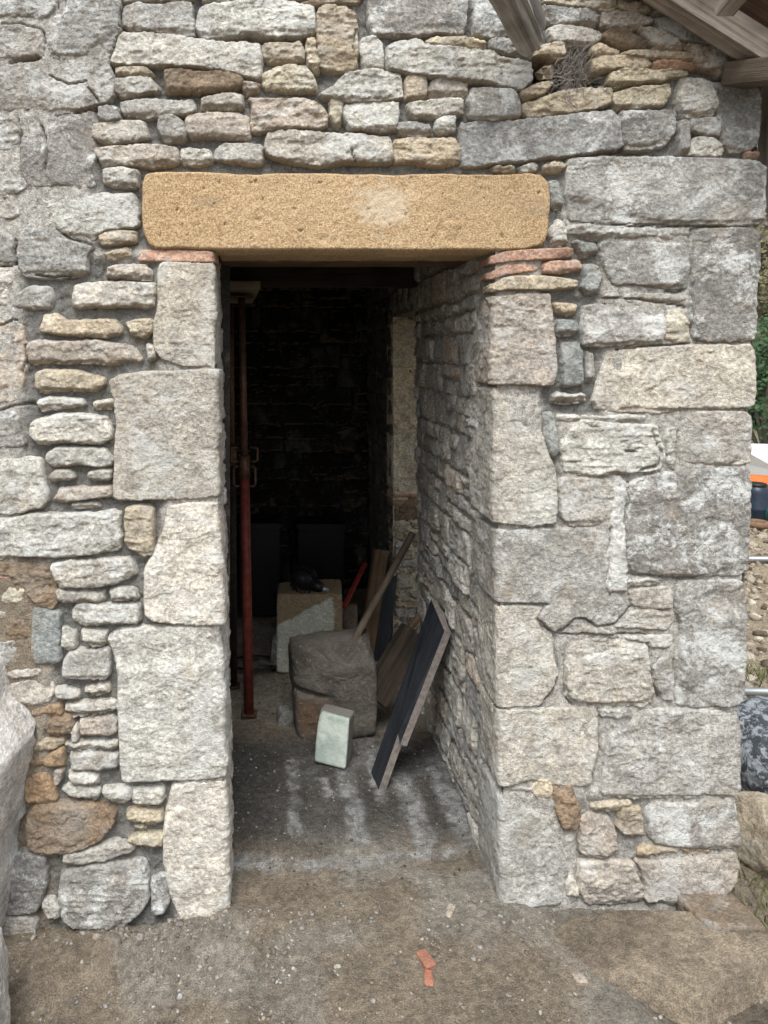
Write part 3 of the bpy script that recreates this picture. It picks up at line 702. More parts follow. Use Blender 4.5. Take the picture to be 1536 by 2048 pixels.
# --------- building root
building = empty('stone_building', (0, .3, 0), 'old rubble stone building with an open doorway under an ochre lintel', 'building')
XL = (440 - CX) * S; XR = (995 - CX) * S; XC = (1492 - CX) * S
XRF = lambda v: ((984 + (CY - (v - EYE) / S - 500) * .0165) - CX) * S - .0
XLF = lambda v: ((424 + (CY - (v - EYE) / S - 500) * .0245) - CX) * S + .0
XE = lambda z: 1.400 + .0373 * z
ZT = EYE + (CY + 120) * S + .25; WT = .36       # top of wall, front wall thickness
Z_LINT = EYE + (CY - 500) * S
def recess(px, py):
    """depth of the joint face behind the stone plane and lime amount"""
    def box(x0, x1, y0, y1, f=14): return np.minimum(np.minimum(sstep(x0 - f, x0 + f, px), 1 - sstep(x1 - f, x1 + f, px)), np.minimum(sstep(y0 - f, y0 + f, py), 1 - sstep(y1 - f, y1 + f, py)))
    deep = np.maximum(box(190, 1130, 125, 500), box(230, 1600, -300, 330))
    deep = np.maximum(deep, box(45, 320, 520, 1120)); deep = np.maximum(deep, box(100, 350, 1110, 2000)); deep = np.maximum(deep, box(-300, 350, 1590, 2000))
    deep = np.maximum(deep, box(1085, 1205, 470, 840)); deep = np.maximum(deep, box(1085, 1120, 830, 1050))
    deep = np.maximum(deep, .6 * box(1150, 1300, 1600, 1815))
    return deep
def build_mortar():
    acc = Acc(); res = .0048
    u, v = np.meshgrid(np.arange(-1.05, XC + .06, res), np.arange(-.30, ZT, res))
    px = CX + u / S; py = CY - (v - EYE) / S
    wob = 10 * fbm2(u, v, 14, 3, 3)
    dp = recess(px + wob, py + wob)
    h = -.0015 - .0145 * dp + .0045 * fbm2(u, v, 14, 3, 1) + (.0045 + .004 * dp) * fbm2(u, v, 55, 4, 2, .7) + .0035 * (1 - dp) * (px < 230)
    h = h - .006 * sstep(.15, .6, fbm2(u, v, 35, 3, 9)) * dp
    hole = chaikin(front_uv([(1062, 120), (1090, 112), (1130, 108), (1180, 115), (1185, 150), (1215, 170), (1205, 182), (1140, 182), (1105, 196), (1060, 172)]), 1)
    h = h - .16 * sstep(-.004, .012, sdf(hole, u, v))
    for (ax, ay, bx, by, wd) in [(50, 122, 76, 114, .010), (150, 224, 195, 216, .007), (243, 20, 238, 75, .006), (179, 182, 200, 206, .005), (112, -10, 112, 12, .004), (132, -10, 131, 10, .003),
                                 (30, 480, 30, 528, .004), (70, 552, 150, 552, .004), (440, 530, 441, 530, .003)]:
        a = front_uv([(ax, ay), (bx, by)]); (x0, y0), (x1, y1) = a
        t = np.clip(((u - x0) * (x1 - x0) + (v - y0) * (y1 - y0)) / ((x1 - x0) ** 2 + (y1 - y0) ** 2), 0, 1)
        dd = np.hypot(u - x0 - t * (x1 - x0), v - y0 - t * (y1 - y0)) + .003 * fbm2(u, v, 60, 2, 8)
        h = h - .05 * (1 - sstep(wd * .4, wd, dd))
    op = np.array(front_uv([(428, 500), (986, 500), (1006, 1900), (456, 1900)])); op = op
    ins = sdf(op, u, v) > -.004
    keep = ~(ins[:-1, :-1] | ins[1:, 1:] | ins[:-1, 1:] | ins[1:, :-1]) & (u < XE(v) - .012)[:-1, :-1]
    c = np.empty(u.shape + (4,))
    lime = np.array((.43, .41, .37)); dark = np.array((.185, .182, .17)); brn = np.array((.24, .20, .15))
    lft = (1 - sstep(60, 130, px)) * sstep(1080, 1140, py)
    for i in range(3): c[..., i] = (lime[i] * (1 - dp) + dark[i] * dp) * (1 - lft) + brn[i] * lft
    c[..., 3] = (1 - dp) * (1 - lft)
    acc.grid(fr_front()[0](u, v, h), keep, c)
    return acc.build('mortar', M['mortar'], building)
front = build_mortar(); front.name = 'front_wall'
acc = Acc()
for k_, p_, poly in parse(WALL):
    rough = k_ in 'tbpyo'
    cx_, cy_ = np.mean(poly, 0); dq = float(recess(np.array([cx_]), np.array([cy_]))[0])
    old = (1 - dq) * (1 if cx_ < 260 else .55)
    stone_patch(acc, front_uv(poly), k_, p_ * (1 - .55 * old) + .002, fr_front(), grow=.0025 + .0012 * (1 - dq), warp=.005)
acc.build('rubble_masonry', M['stone'], front)
for k_, p_, poly in parse(CORNERS):
    a = Acc(); stone_patch(a, front_uv(poly), k_, p_, fr_front(), res=.0045, skirt=.016, amp=.0048, chips=2, warp=.0035, grow=.0012); a.build('corner_stone', M['stone'], front)
rw = random.Random(4)
for k_, p_, poly in parse(JAMBS):
    wrap_stone(poly, k_, p_ * .8, 1 if np.mean(poly, 0)[0] > 700 else -1, 'jamb_stone', rw.uniform(.17, .27))
for k_, p_, poly in parse(BRICKS):
    wrap_stone(poly, k_, p_ * .8, 1 if np.mean(poly, 0)[0] > 700 else -1, 'brick', rw.uniform(.10, .14), res=.0035, warp=.0008)
# lintel: front heightfield, closed by its own underside and back
def build_lintel():
    poly = front_uv([(286, 372), (291, 353), (304, 346), (400, 345), (500, 349), (600, 346), (700, 348), (800, 352), (900, 349), (1000, 352), (1060, 346), (1082, 350), (1095, 366), (1098, 400), (1094, 468), (1086, 488), (1070, 492), (1040, 500), (800, 501), (500, 500), (314, 497), (298, 488), (288, 466), (284, 420)])
    a = Acc(); SEED[0] += 1; res = .004
    pl = chaikin(poly, 1, .1); x0, y0 = pl.min(0) - .02; x1, y1 = pl.max(0) + .02
    u, v = np.meshgrid(np.arange(x0, x1, res), np.arange(y0, y1, res))
    d = sdf(pl, u + .002 * fbm2(u, v, 30, 3, 4), v + .0045 * fbm2(u, v, 14, 4, 6) * np.where(v > Z_LINT + .1, 1, .5)); rad = .006
    t = np.clip(d / rad, 0, 1)
    h = .012 - rad * .9 * (1 - np.sqrt(np.clip(1 - (1 - t) ** 2, 0, 1)))
    h = np.where(d < 0, .012 - rad * .9 + d * 6, h) + .0025 * fbm2(u, v, 8, 3, 1) + .002 * fbm2(u, v, 80, 3, 2) - .009 * sstep(.66, .85, fbm2(u, v, 62, 2, 77)) - .004 * sstep(.35, .6, fbm2(u, v, 16, 3, 79))
    kv = d > -.008; keep = kv[:-1, :-1] | kv[1:, 1:]
    c = np.ones(u.shape + (4,)) * .4
    a.grid(fr_front()[0](u, v, h), keep, c)
    zb = Z_LINT + .0
    u, w_ = np.meshgrid(np.arange(-.17, .70, .006), np.arange(-.006, .27, .006))
    z = zb + .003 * fbm2(u, w_, 20, 3, 7) + .014 * np.clip(1 - w_ / .015, 0, 1) ** 2
    a.grid(np.stack([u, w_, z], -1), np.ones((u.shape[0] - 1, u.shape[1] - 1), bool), np.ones(u.shape + (4,)), True)
    return a.build('lintel', M['lintel'], front)
build_lintel()
# ------------------------------------------------------------------ generated rubble for the other faces
def coursed(u0, u1, v0, v1, hmin, hmax, lmin, lmax, rnd, gap=.006, holes=()):
    out = []; v = v0
    while v < v1:
        h = rnd.uniform(hmin, hmax); u = u0 - rnd.uniform(0, lmin)
        while u < u1:
            l = rnd.uniform(lmin, lmax)
            if rnd.random() < .25 and h > hmin * 1.4:
                hs = [(v, v + h * .5), (v + h * .5, v + h)]
            else: hs = [(v, v + h)]
            for (a, b) in hs:
                jx = lambda: rnd.uniform(-.012, .012)
                jy = lambda: rnd.uniform(-.010, .010)
                x0, x1 = max(u, u0), min(u + l, u1)
                if x1 - x0 < .03: continue
                pts = [(x0 + gap + abs(jx()), a + gap + jy()), ((x0 + x1) / 2 + jx(), a + gap + jy()), (x1 - gap - abs(jx()), a + gap + jy()), (x1 - gap - abs(jx()) * .5, (a + b) / 2 + jy()), (x1 - gap - abs(jx()), b - gap + jy()), ((x0 + x1) / 2 + jx(), b - gap + jy()), (x0 + gap + abs(jx()), b - gap + jy()), (x0 + gap, (a + b) / 2 + jy())]
                out.append(pts)
            u += l
        v += h
    for hx0, hx1, hy0, hy1 in holes:
        out = [q for q in out if not (np.mean([p[0] for p in q]) > hx0 and np.mean([p[0] for p in q]) < hx1 and np.mean([p[1] for p in q]) > hy0 and np.mean([p[1] for p in q]) < hy1)]
    return out
def mortar_panel(acc, u0, u1, v0, v1, frame, col, res=.008, depth=-.006, hole=None, rough=.004):
    u, v = np.meshgrid(np.arange(u0, u1 + res * .5, res), np.arange(v0, v1 + res * .5, res))
    h = depth + rough * fbm2(u, v, 14, 3, 1) + rough * fbm2(u, v, 50, 4, 2, .65)
    keep = np.ones((u.shape[0] - 1, u.shape[1] - 1), bool)
    if hole:
        k = (u > hole[0]) & (u < hole[1]) & (v > hole[2]) & (v < hole[3]); keep = ~(k[:-1, :-1] & k[1:, 1:])
    c = np.empty(u.shape + (4,)); c[..., :3] = col; c[..., 3] = 0
    acc.grid(frame[0](u, v, h), keep, c, frame[1])
rnd = random.Random(11)
DW = (1.26, 1.98, -.1, 1.87)      # side doorway in the right wall: Y range, Z range
YB = 3.05; ZC = 2.16
# right inner wall
fr = fr_right(XRF)
a = Acc(); mortar_panel(a, .004, YB, -.15, ZC + .3, fr, (.34, .33, .305), hole=DW, rough=.007, depth=-.008)
right_wall = a.build('side_wall', M['mortar'], building)
a = Acc()
def pick(rnd, ws):
    return rnd.choices([w_[0] for w_ in ws], [w_[1] for w_ in ws])[0]
zz = lambda py: EYE + (CY - py) * S
# dressed jamb returns aligned with the front joints
for q in coursed(.17, DW[0] - .01, -.06, ZC + .25, .05, .16, .09, .30, rnd):
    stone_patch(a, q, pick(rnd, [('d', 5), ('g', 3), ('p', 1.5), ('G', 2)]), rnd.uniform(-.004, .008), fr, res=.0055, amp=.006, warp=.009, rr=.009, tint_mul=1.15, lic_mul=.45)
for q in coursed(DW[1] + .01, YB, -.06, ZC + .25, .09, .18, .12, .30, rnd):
    stone_patch(a, q, pick(rnd, [('d', 5), ('g', 3)]), rnd.uniform(-.002, .008), fr, res=.009, amp=.006, warp=.009, tint_mul=.35, lic_mul=.1)  # deep stretch tinted down: indoor shade put into the stone colour
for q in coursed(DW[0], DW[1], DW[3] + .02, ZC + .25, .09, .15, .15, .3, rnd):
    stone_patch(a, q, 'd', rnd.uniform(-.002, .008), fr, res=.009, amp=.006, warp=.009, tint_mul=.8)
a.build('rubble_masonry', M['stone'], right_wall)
# far reveal of the side doorway (faces the camera), its near reveal and head
fb = fr_back(DW[1])
a = Acc(); mortar_panel(a, XR, XC - .01, -.1, DW[3] + .05, fb, (.80, .70, .54), res=.006, rough=.006, depth=0)  # extra-pale colour stands in for sunlight on this reveal
rev = a.build('doorway_reveal', M['mortar'], building)
a = Acc()
for q in coursed(XR + .005, XC - .02, -.1, .78, .04, .11, .08, .22, rnd, .004):
    stone_patch(a, q, pick(rnd, [('y', 3), ('t', 3), ('w', 2), ('b', 1)]), rnd.uniform(.004, .02), fb, res=.005, amp=.008, warp=.01)
for i in range(2): stone_patch(a, [(XR - .002, .80 + .035 * i), (XR + .2, .80 + .035 * i), (XR + .2, .828 + .035 * i), (XR - .002, .828 + .035 * i)], 'k' if i else 'o', .012, fb, res=.005)
for (za, zb) in ((.88, 1.22), (1.23, 1.56), (1.57, 1.86)):
    stone_patch(a, [(XR - .002, za), (XR + .3, za), (XR + .6, za + .01), (XR + .6, zb), (XR + .3, zb - .01), (XR - .002, zb - .004)], 'y', .004, fb, res=.006, amp=.006, chips=2, tint_mul=1.5)  # tinted up: the same sunlight put into the stone colour
a.build('rubble_masonry', M['stone'], rev)
# ------------------------------------------------------------------ generic solids
def bm_obj(name, bm, mat, parent=None, smooth=False, mats=None):
    me = bpy.data.meshes.new(name); bm.normal_update(); bm.to_mesh(me); bm.free()
    for m_ in (mats or [mat]): me.materials.append(m_)
    if smooth:
        for p in me.polygons: p.use_smooth = True
    o = bpy.data.objects.new(name, me); COL.objects.link(o)
    if parent: attach(o, parent)
    return o
def frame_mat(p0, p1, up=(0, 0, 1)):
    x = (Vector(p1) - Vector(p0)).normalized(); y = Vector(up).cross(x)
    if y.length < 1e-4: y = Vector((0, 1, 0)).cross(x)
    y.normalize(); z = x.cross(y)
    return Matrix(((x.x, y.x, z.x), (x.y, y.y, z.y), (x.z, y.z, z.z)))
def beam(name, p0, p1, wd, th, mat, parent=None, up=(0, 0, 1), seg=.03, rough=.002, taper=1.0, bevel=.004, seed=0, crack=0, split=False):
    """timber from p0 to p1, local X along its length (wd along local y, th along local z)"""
    p0, p1 = Vector(p0), Vector(p1); L = (p1 - p0).length; Rm = frame_mat(p0, p1, up)
    nx = max(2, int(L / seg)); ny = max(4, int(wd / .012)); nz = max(3, int(th / .012)); ny = min(ny, 30); nz = min(nz, 14)
    ring = []
    for i in range(ny): ring.append((-.5 + i / ny, -.5))
    for i in range(nz): ring.append((.5, -.5 + i / nz))
    for i in range(ny): ring.append((.5 - i / ny, .5))
    for i in range(nz): ring.append((-.5, .5 - i / nz))
    ring = np.array(ring); y = ring[:, 0] * wd; z = ring[:, 1] * th
    # rounded corners
    ay = np.abs(y) - (wd / 2 - bevel); azz = np.abs(z) - (th / 2 - bevel)
    cor = (ay > 0) & (azz > 0); f = np.where(cor, bevel / np.maximum(np.hypot(np.maximum(ay, 0), np.maximum(azz, 0)), 1e-6), 1)
    y = np.where(cor, np.sign(y) * ((wd / 2 - bevel) + ay * f), y); z = np.where(cor, np.sign(z) * ((th / 2 - bevel) + azz * f), z)
    xs = np.linspace(0, L, nx + 1); V = np.zeros((nx + 1, len(ring), 3))
    for i, x in enumerate(xs):
        t = 1 + (taper - 1) * x / L
        V[i, :, 0] = x; V[i, :, 1] = y * t; V[i, :, 2] = z * t
    X = V[..., 0]; Y = V[..., 1]; Z = V[..., 2]
    nn = fbm3(X * .25 + seed, Y * 3, Z * 3, 14, 4)
    rr = np.sqrt(Y ** 2 + Z ** 2) + 1e-6
    disp = rough * nn * 1.6
    if crack: disp = disp - crack * sstep(.25, .7, 1 - 2.2 * np.abs(fbm3(X * .12 + seed, Y * 4, Z * 4, 9, 2)))
    V[..., 1] += Y / rr * disp; V[..., 2] += Z / rr * disp
    if split:
        V[0, :, 0] -= .02 * fbm3(V[0, :, 1], V[0, :, 2], V[0, :, 2] * 0 + seed, 60, 3); V[-1, :, 0] += .03 * fbm3(V[-1, :, 1], V[-1, :, 2], V[-1, :, 2] * 0 + seed, 60, 3)
    nr = len(ring); fs = []
    for i in range(nx):
        for j in range(nr):
            a_, b_ = i * nr + j, i * nr + (j + 1) % nr
            fs.append((a_, b_, b_ + nr, a_ + nr))
    verts = [tuple(q) for q in V.reshape(-1, 3)]
    c0 = len(verts); verts.append(tuple(V[0].mean(0))); c1 = len(verts); verts.append(tuple(V[-1].mean(0)))
    fs2 = []
    for j in range(nr):
        fs2.append((c0, (j + 1) % nr, j)); fs2.append((c1, nx * nr + j, nx * nr + (j + 1) % nr))
    me = bpy.data.meshes.new(name); me.from_pydata(verts, [], fs + fs2); me.materials.append(mat); me.update()
    for p in me.polygons[:len(fs)]: p.use_smooth = True
    me.set_sharp_from_angle(angle=R(40)) if hasattr(me, 'set_sharp_from_angle') else None
    o = bpy.data.objects.new(name, me); COL.objects.link(o); o.location = p0; o.rotation_euler = Rm.to_euler()
    if parent: attach(o, parent)
    return o
def tube(name, pts, r, mat, parent=None, seg=14, closed=False, r1=None):
    """round tube through points (world)"""
    pts = [Vector(p) for p in pts]; n = len(pts); V = []; Fc = []
    prev = None
    for i, p in enumerate(pts):
        if closed: t = (pts[(i + 1) % n] - pts[i - 1]).normalized()
        else: t = (pts[min(i + 1, n - 1)] - pts[max(i - 1, 0)]).normalized()
        a_ = Vector((0, 0, 1)) if abs(t.z) < .9 else Vector((0, 1, 0))
        if prev is not None: a_ = prev
        x = (a_ - t * a_.dot(t)).normalized(); prev = x; y = t.cross(x)
        rr = r if r1 is None else r + (r1 - r) * i / (n - 1)
        for k in range(seg):
            an = 2 * math.pi * k / seg; V.append(p + (x * math.cos(an) + y * math.sin(an)) * rr)
    m_ = n if closed else n - 1
    for i in range(m_):
        for k in range(seg):
            a_, b_ = i * seg + k, i * seg + (k + 1) % seg; c_, d_ = ((i + 1) % n) * seg + (k + 1) % seg, ((i + 1) % n) * seg + k
            Fc.append((a_, b_, c_, d_))
    if not closed: Fc.append(tuple(range(seg))[::-1]); Fc.append(tuple(range((n - 1) * seg, n * seg)))
    base = pts[0].copy()
    me = bpy.data.meshes.new(name); me.from_pydata([tuple(v - base) for v in V], [], Fc); me.materials.append(mat); me.update()
    for p in me.polygons:
        if len(p.vertices) == 4: p.use_smooth = True
    o = bpy.data.objects.new(name, me); COL.objects.link(o); o.location = base
    if parent: attach(o, parent)
    return o
def box(name, c, size, mat, parent=None, rot=(0, 0, 0), bevel=.003):
    bm = bmesh.new(); bmesh.ops.create_cube(bm, size=1); bmesh.ops.scale(bm, vec=size, verts=bm.verts)
    if bevel: bmesh.ops.bevel(bm, geom=list(bm.edges), offset=bevel, segments=2, affect='EDGES')
    o = bm_obj(name, bm, mat); o.location = c; o.rotation_euler = rot
    if parent: attach(o, parent)
    return o
_ico = {}
def ico(n):
    if n not in _ico:
        bm = bmesh.new(); bmesh.ops.create_icosphere(bm, subdivisions=n, radius=1)
        V = np.array([v.co[:] for v in bm.verts]); Fc = np.array([[v.index for v in f.verts] for f in bm.faces]); bm.free(); _ico[n] = (V, Fc)
    return _ico[n]
def rock(name, base, half, mat, rot=(0, 0, 0), sub=5, chips=6, amp=.01, seed=1, parent=None, jitter=.12, sharp=14, scoop=None, tint=None, cut=(.75, 1.0), f1=6):
    """convex chipped block: base = middle of its foot, half = half sizes"""
    rd = np.random.RandomState(seed); V, Fc = ico(sub)
    hs = np.array(half, float)
    D = V * 1.0
    # directions in box space so corners keep resolution
    D = D * hs; D /= np.linalg.norm(D, axis=1, keepdims=True)
    planes = []
    for ax in range(3):
        for s_ in (-1, 1):
            n_ = np.zeros(3); n_[ax] = s_; n_ += rd.uniform(-jitter, jitter, 3) * np.array([1, 1, 1]); n_ /= np.linalg.norm(n_); planes.append((n_, hs[ax]))
    for i in range(chips):
        n_ = rd.normal(size=3); n_ /= np.linalg.norm(n_)
        sup = np.sum(np.abs(n_) * hs); planes.append((n_, sup * rd.uniform(*cut) * .86))
    inv = np.zeros(len(D)); acc_ = np.zeros(len(D))
    for n_, d_ in planes:
        q = np.maximum(D @ n_, 1e-4) / d_
        acc_ += q ** sharp
    r = acc_ ** (-1 / sharp)
    Pn = D * r[:, None]
    nz = fbm3(Pn[:, 0] + seed, Pn[:, 1], Pn[:, 2], f1, 3) * amp + (1 - 2 * np.abs(fbm3(Pn[:, 0] + seed, Pn[:, 1] + 3, Pn[:, 2], f1 * 3, 4))) * amp * .5 + fbm3(Pn[:, 0], Pn[:, 1], Pn[:, 2] + seed, 90, 3) * amp * .22
    Pn = Pn + D * nz[:, None]
    if scoop: Pn = scoop(Pn)
    Pn[:, 2] += hs[2]
    o = mesh_np(name, Pn, Fc, mat, None, None if tint is None else np.tile(np.array(tint), (len(Pn), 1)))
    o.location = base; o.rotation_euler = rot
    if parent: attach(o, parent)
    return o
# ------------------------------------------------------------------ rest of the building shell
def quad_sheet(name, corners, mat, parent, n=60, rough=.01, tint=(.2, .19, .18, 0), flip=False):
    c = [np.array(q, float) for q in corners]; s_, t_ = np.meshgrid(np.linspace(0, 1, n), np.linspace(0, 1, n))
    s_ = s_[..., None]; t_ = t_[..., None]
    V = c[0] * (1 - s_) * (1 - t_) + c[1] * s_ * (1 - t_) + c[2] * s_ * t_ + c[3] * (1 - s_) * t_
    nrm = np.cross(c[1] - c[0], c[3] - c[0]); nrm /= np.linalg.norm(nrm)
    V = V + nrm * (rough * fbm3(V[..., 0], V[..., 1], V[..., 2], 8, 4))[..., None]
    a = Acc(); a.grid(V, np.ones((n - 1, n - 1), bool), np.tile(np.array(tint, float), (n, n, 1)), flip); return a.build(name, mat, parent)
# left reveal with dressed returns
fl = fr_left(XLF)
a = Acc(); mortar_panel(a, .004, WT, -.15, Z_LINT, fl, (.30, .28, .25), rough=.005, depth=-.008)
lrev = a.build('doorway_reveal', M['mortar'], building)
a = Acc()
for q in coursed(.20, WT, -.1, Z_LINT, .06, .16, .1, .2, rnd):
    stone_patch(a, q, 'd', -.001, fl, res=.007, amp=.005, warp=.006)
a.build('rubble_masonry', M['stone'], lrev)
XW = -2.4
# back wall with rubble, left wall, inner face of the front wall, ceiling
a = Acc(); mortar_panel(a, XW - .1, XR + .25, -.15, ZC + .3, fr_back(YB), (.02, .02, .02), res=.02, rough=.01)  # near black: the room's shade is put into this wall's colour
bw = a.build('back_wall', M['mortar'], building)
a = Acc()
for q in coursed(-.6, XR, -.05, ZC + .2, .08, .2, .15, .35, rnd): stone_patch(a, q, pick(rnd, [('d', 3), ('b', 2), ('G', 3)]), .012, fr_back(YB), res=.012, amp=.008, warp=.01, tint_mul=.06, lic_mul=0)  # stones tinted down likewise, gloom carried by their colour
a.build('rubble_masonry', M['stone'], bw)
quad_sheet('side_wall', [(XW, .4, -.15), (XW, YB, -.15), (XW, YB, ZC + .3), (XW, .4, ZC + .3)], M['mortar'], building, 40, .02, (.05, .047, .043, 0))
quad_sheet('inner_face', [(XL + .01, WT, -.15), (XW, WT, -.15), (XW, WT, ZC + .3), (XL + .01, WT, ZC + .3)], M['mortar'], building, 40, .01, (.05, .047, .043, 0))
# flank outside: right end wall of the building
a = Acc(); fo = (lambda u, v, h: np.stack([XE(v) - .014 + h, u, v], -1), False)
mortar_panel(a, 0, YB + .4, -.2, ZT, fo, (.34, .32, .29), res=.012, hole=DW, depth=-.004)
ow_ = a.build('side_wall', M['mortar'], building)
a = Acc()
for q in coursed(-.03, DW[0], -.15, ZT - .6, .1, .24, .14, .4, rnd): stone_patch(a, q, pick(rnd, [('g', 3), ('w', 2), ('d', 2)]), .012, fo, res=.009, warp=.006, umin=.006)
for q in coursed(DW[1], YB + .4, -.15, ZT - .6, .1, .24, .14, .4, rnd): stone_patch(a, q, pick(rnd, [('g', 3), ('w', 2), ('d', 2)]), .012, fo, res=.012, warp=.006)
for q in coursed(DW[0], DW[1], DW[3] + .02, ZT - .6, .1, .2, .14, .4, rnd): stone_patch(a, q, 'g', .012, fo, res=.012, warp=.006)
a.build('rubble_masonry', M['stone'], ow_)
quad_sheet('doorway_reveal', [(XR, DW[0], -.1), (XC, DW[0], -.1), (XC, DW[0], DW[3]), (XR, DW[0], DW[3])], M['mortar'], building, 50, .01, (.4, .36, .3, 0), True)
quad_sheet('doorway_reveal', [(XR, DW[0], DW[3]), (XC, DW[0], DW[3]), (XC, DW[1], DW[3]), (XR, DW[1], DW[3])], M['mortar'], building, 50, .01, (.2, .17, .14, 0))
# timber lintels behind the stone lintel, ceiling joists and boards
for i, (y, h_) in enumerate(((.33, .0), (.40, .0))): pass
beam('lintel_board', (-.35, .345, Z_LINT + .02), (.75, .345, Z_LINT + .02), .14, .05, M['wood_brown'], building, seed=3)
quad_sheet('ceiling', [(XW, .42, ZC + .12), (XR + .02, .42, ZC + .12), (XR + .02, YB, ZC + .12), (XW, YB, ZC + .12)], M['wood_brown'], building, 30, .004)
quad_sheet('wall_top', [(XW, .27, ZC + .0), (XR + .02, .27, ZC + .0), (XR + .02, .60, ZC + .14), (XW, .60, ZC + .14)], M['mortar'], building, 20, .004, (.12, .11, .1, 0))
for i, y in enumerate((.72, 1.30, 1.9, 2.5)):
    beam('ceiling_joist', (XW + .02, y, ZC + .03), (XR + .02, y, ZC + .03 + .0), .09, .13, M['wood_brown'], building, seed=i)
# ------------------------------------------------------------------ roof edge, top right
ru = lambda px, py, Y: P(px, py, Y)
beam('rafter', ru(1236, -80, -.10), ru(1600, 150, -.10), .075, .085, M['wood_raft'], building, up=(0, 0, 1), rough=.003, crack=.002, bevel=.006, seed=5)
dd0, dd1 = ru(1150, -150, -.1), ru(1650, 143, -.1)
nslope = Vector((dd1.x - dd0.x, 0, dd1.z - dd0.z)).normalized(); nup = Vector((-nslope.z, 0, nslope.x))
for i in range(9):       # roof boards running with the slope over the rafter
    y = -.27 + i * .45
    off = nup * (.098)
    if i < 1: pass
    beam('roof_board', Vector((dd0.x, y + .22, dd0.z)) + off, Vector((dd1.x, y + .22, dd1.z)) + off, .445, .022, M['wood_deck'], building, seg=.06, rough=.002, seed=20 + i)
beam('eaves_beam', ru(1470, 152, -.03), ru(1640, 132, -.26), .10, .065, M['wood_dim'], building, rough=.003, crack=.003, seed=8)
beam('batten', ru(1448, 24, -.19), ru(1500, -40, -.30), .05, .03, M['wood_raft'], building, seed=9)
beam('roof_post', ru(1545, 420, .12), ru(1545, 150, .12), .06, .06, M['wood_raft'], building, up=(0, 1, 0), seed=10)
beam('brace_timber', ru(992, -75, -.34), ru(1066, 76, -.06), .125, .10, M['wood_old'], building, up=(0, -1, .2), rough=.006, crack=.014, taper=.82, bevel=.03, seg=.008, seed=12, split=True)
# rotten wood stub and dry twigs in the hole beside it
beam('rotten_wood_stub', ru(1086, 150, -.0), ru(1108, 128, .10), .05, .04, M['wood_pale'], building, rough=.006, crack=.006, seg=.006, seed=14, split=True)
rt = random.Random(5); bm = bmesh.new()
def strand(bm, pts, r):
    prev = None
    for i, p in enumerate(pts):
        t = (pts[min(i + 1, len(pts) - 1)] - pts[max(i - 1, 0)]).normalized(); x = t.orthogonal().normalized(); y = t.cross(x)
        ring = [bm.verts.new(p + (x * math.cos(a_) + y * math.sin(a_)) * r) for a_ in (0, 2.09, 4.18)]
        if prev:
            for k in range(3): bm.faces.new((prev[k], prev[(k + 1) % 3], ring[(k + 1) % 3], ring[k]))
        prev = ring
cN = ru(1148, 142, -.012)
for i in range(420):
    a_ = rt.uniform(.5, 1.5); p = cN + Vector((rt.gauss(0, .025), rt.uniform(-.01, .04), rt.gauss(-.01, .035)))
    d_ = Vector((math.cos(a_), rt.uniform(-.35, .25), math.sin(a_))) * (1 if rt.random() < .6 else -1); pts = [p]
    for k in range(5):
        d_ = (d_ + Vector((rt.gauss(0, .35), rt.gauss(0, .25), rt.gauss(0, .35)))).normalized(); pts.append(pts[-1] + d_ * rt.uniform(.008, .018))
    strand(bm, pts, rt.uniform(.0004, .0011))
nest = recentre(bm_obj('twig_nest', bm, simple('dry_grey_twigs', (.20, .18, .16), .9)))
tag(nest, 'tangle of dry grey twigs stuffed in the hole below the roof timber', 'nest')
# ------------------------------------------------------------------ ground
def ground_h(x, y):
    left = sstep(-.05, -.5, x)
    z = -.052 * sstep(.45, -.25, x) - .055 * left
    z = z - .062 * sstep(.86, 1.02, x + .5 * (y + .3)) * sstep(.15, -.15, y) - .035 * sstep(1.25, 1.75, x)
    z = z + .006 * fbm2(x, y, 3.5, 3, 1)
    near = (np.abs(x) < 4) & (np.abs(y) < 4)
    z = z + np.where(near, .006 * fbm2(x, y, 16, 4, 2, .6) + .0055 * fbm2(x, y, 60, 3, 3, .65), .03 * fbm2(x, y, .8, 4, 5))
    heap = np.exp(-((x + .42) / .34) ** 2 - ((y + .10) / .10) ** 2) * .055     # rubble swept against the foot of the wall
    z = z + heap * (1 + .5 * fbm2(x, y, 22, 3, 8))
    z = z + .02 * np.exp(-((x + .12) / .08) ** 2 - ((y + .02) / .05) ** 2)
    # the land outside rises to a hillside
    z = z + np.clip(x - 2.0, 0, 60) * .0 + .03 * sstep(2, 5, np.hypot(x, y)) * fbm2(x, y, 1.1, 3, 12)
    z = z + 46 * sstep(17, 95, y + .25 * np.abs(x)) * sstep(12, 26, y) * (1 + .12 * fbm2(x, y, .03, 3, 14))
    return z
def axis(lo, hi, flo, fhi, res, g=1.12):
    c = list(np.arange(flo, fhi, res)); s_ = res; x = flo
    while x > lo: s_ *= g; x -= s_; c.insert(0, x)
    s_ = res; x = c[-1]
    while x < hi: s_ *= g; x += s_; c.append(x)
    return np.array(c)
gx = axis(-220, 260, -.9, 1.9, .0065); gy = axis(-60, 300, -.62, .12, .0065)
x, y = np.meshgrid(gx, gy); z = ground_h(x, y)
inside = (x > XW - .3) & (x < XC - .02) & (y > .056) & (y < YB + .3)
z = np.where(inside, z - .08, z)
c = np.empty(x.shape + (4,))
soil = np.array((.275, .228, .170)); grit = np.array((.33, .305, .26)); sand = np.array((.42, .35, .25)); grass = np.array((.10, .095, .045))
gm = .8 * sstep(-.05, .35, fbm2(x, y, 3.2, 4, 21) + .55 * np.exp(-((x + .25) / .4) ** 2 - ((y + .14) / .16) ** 2) - .1)
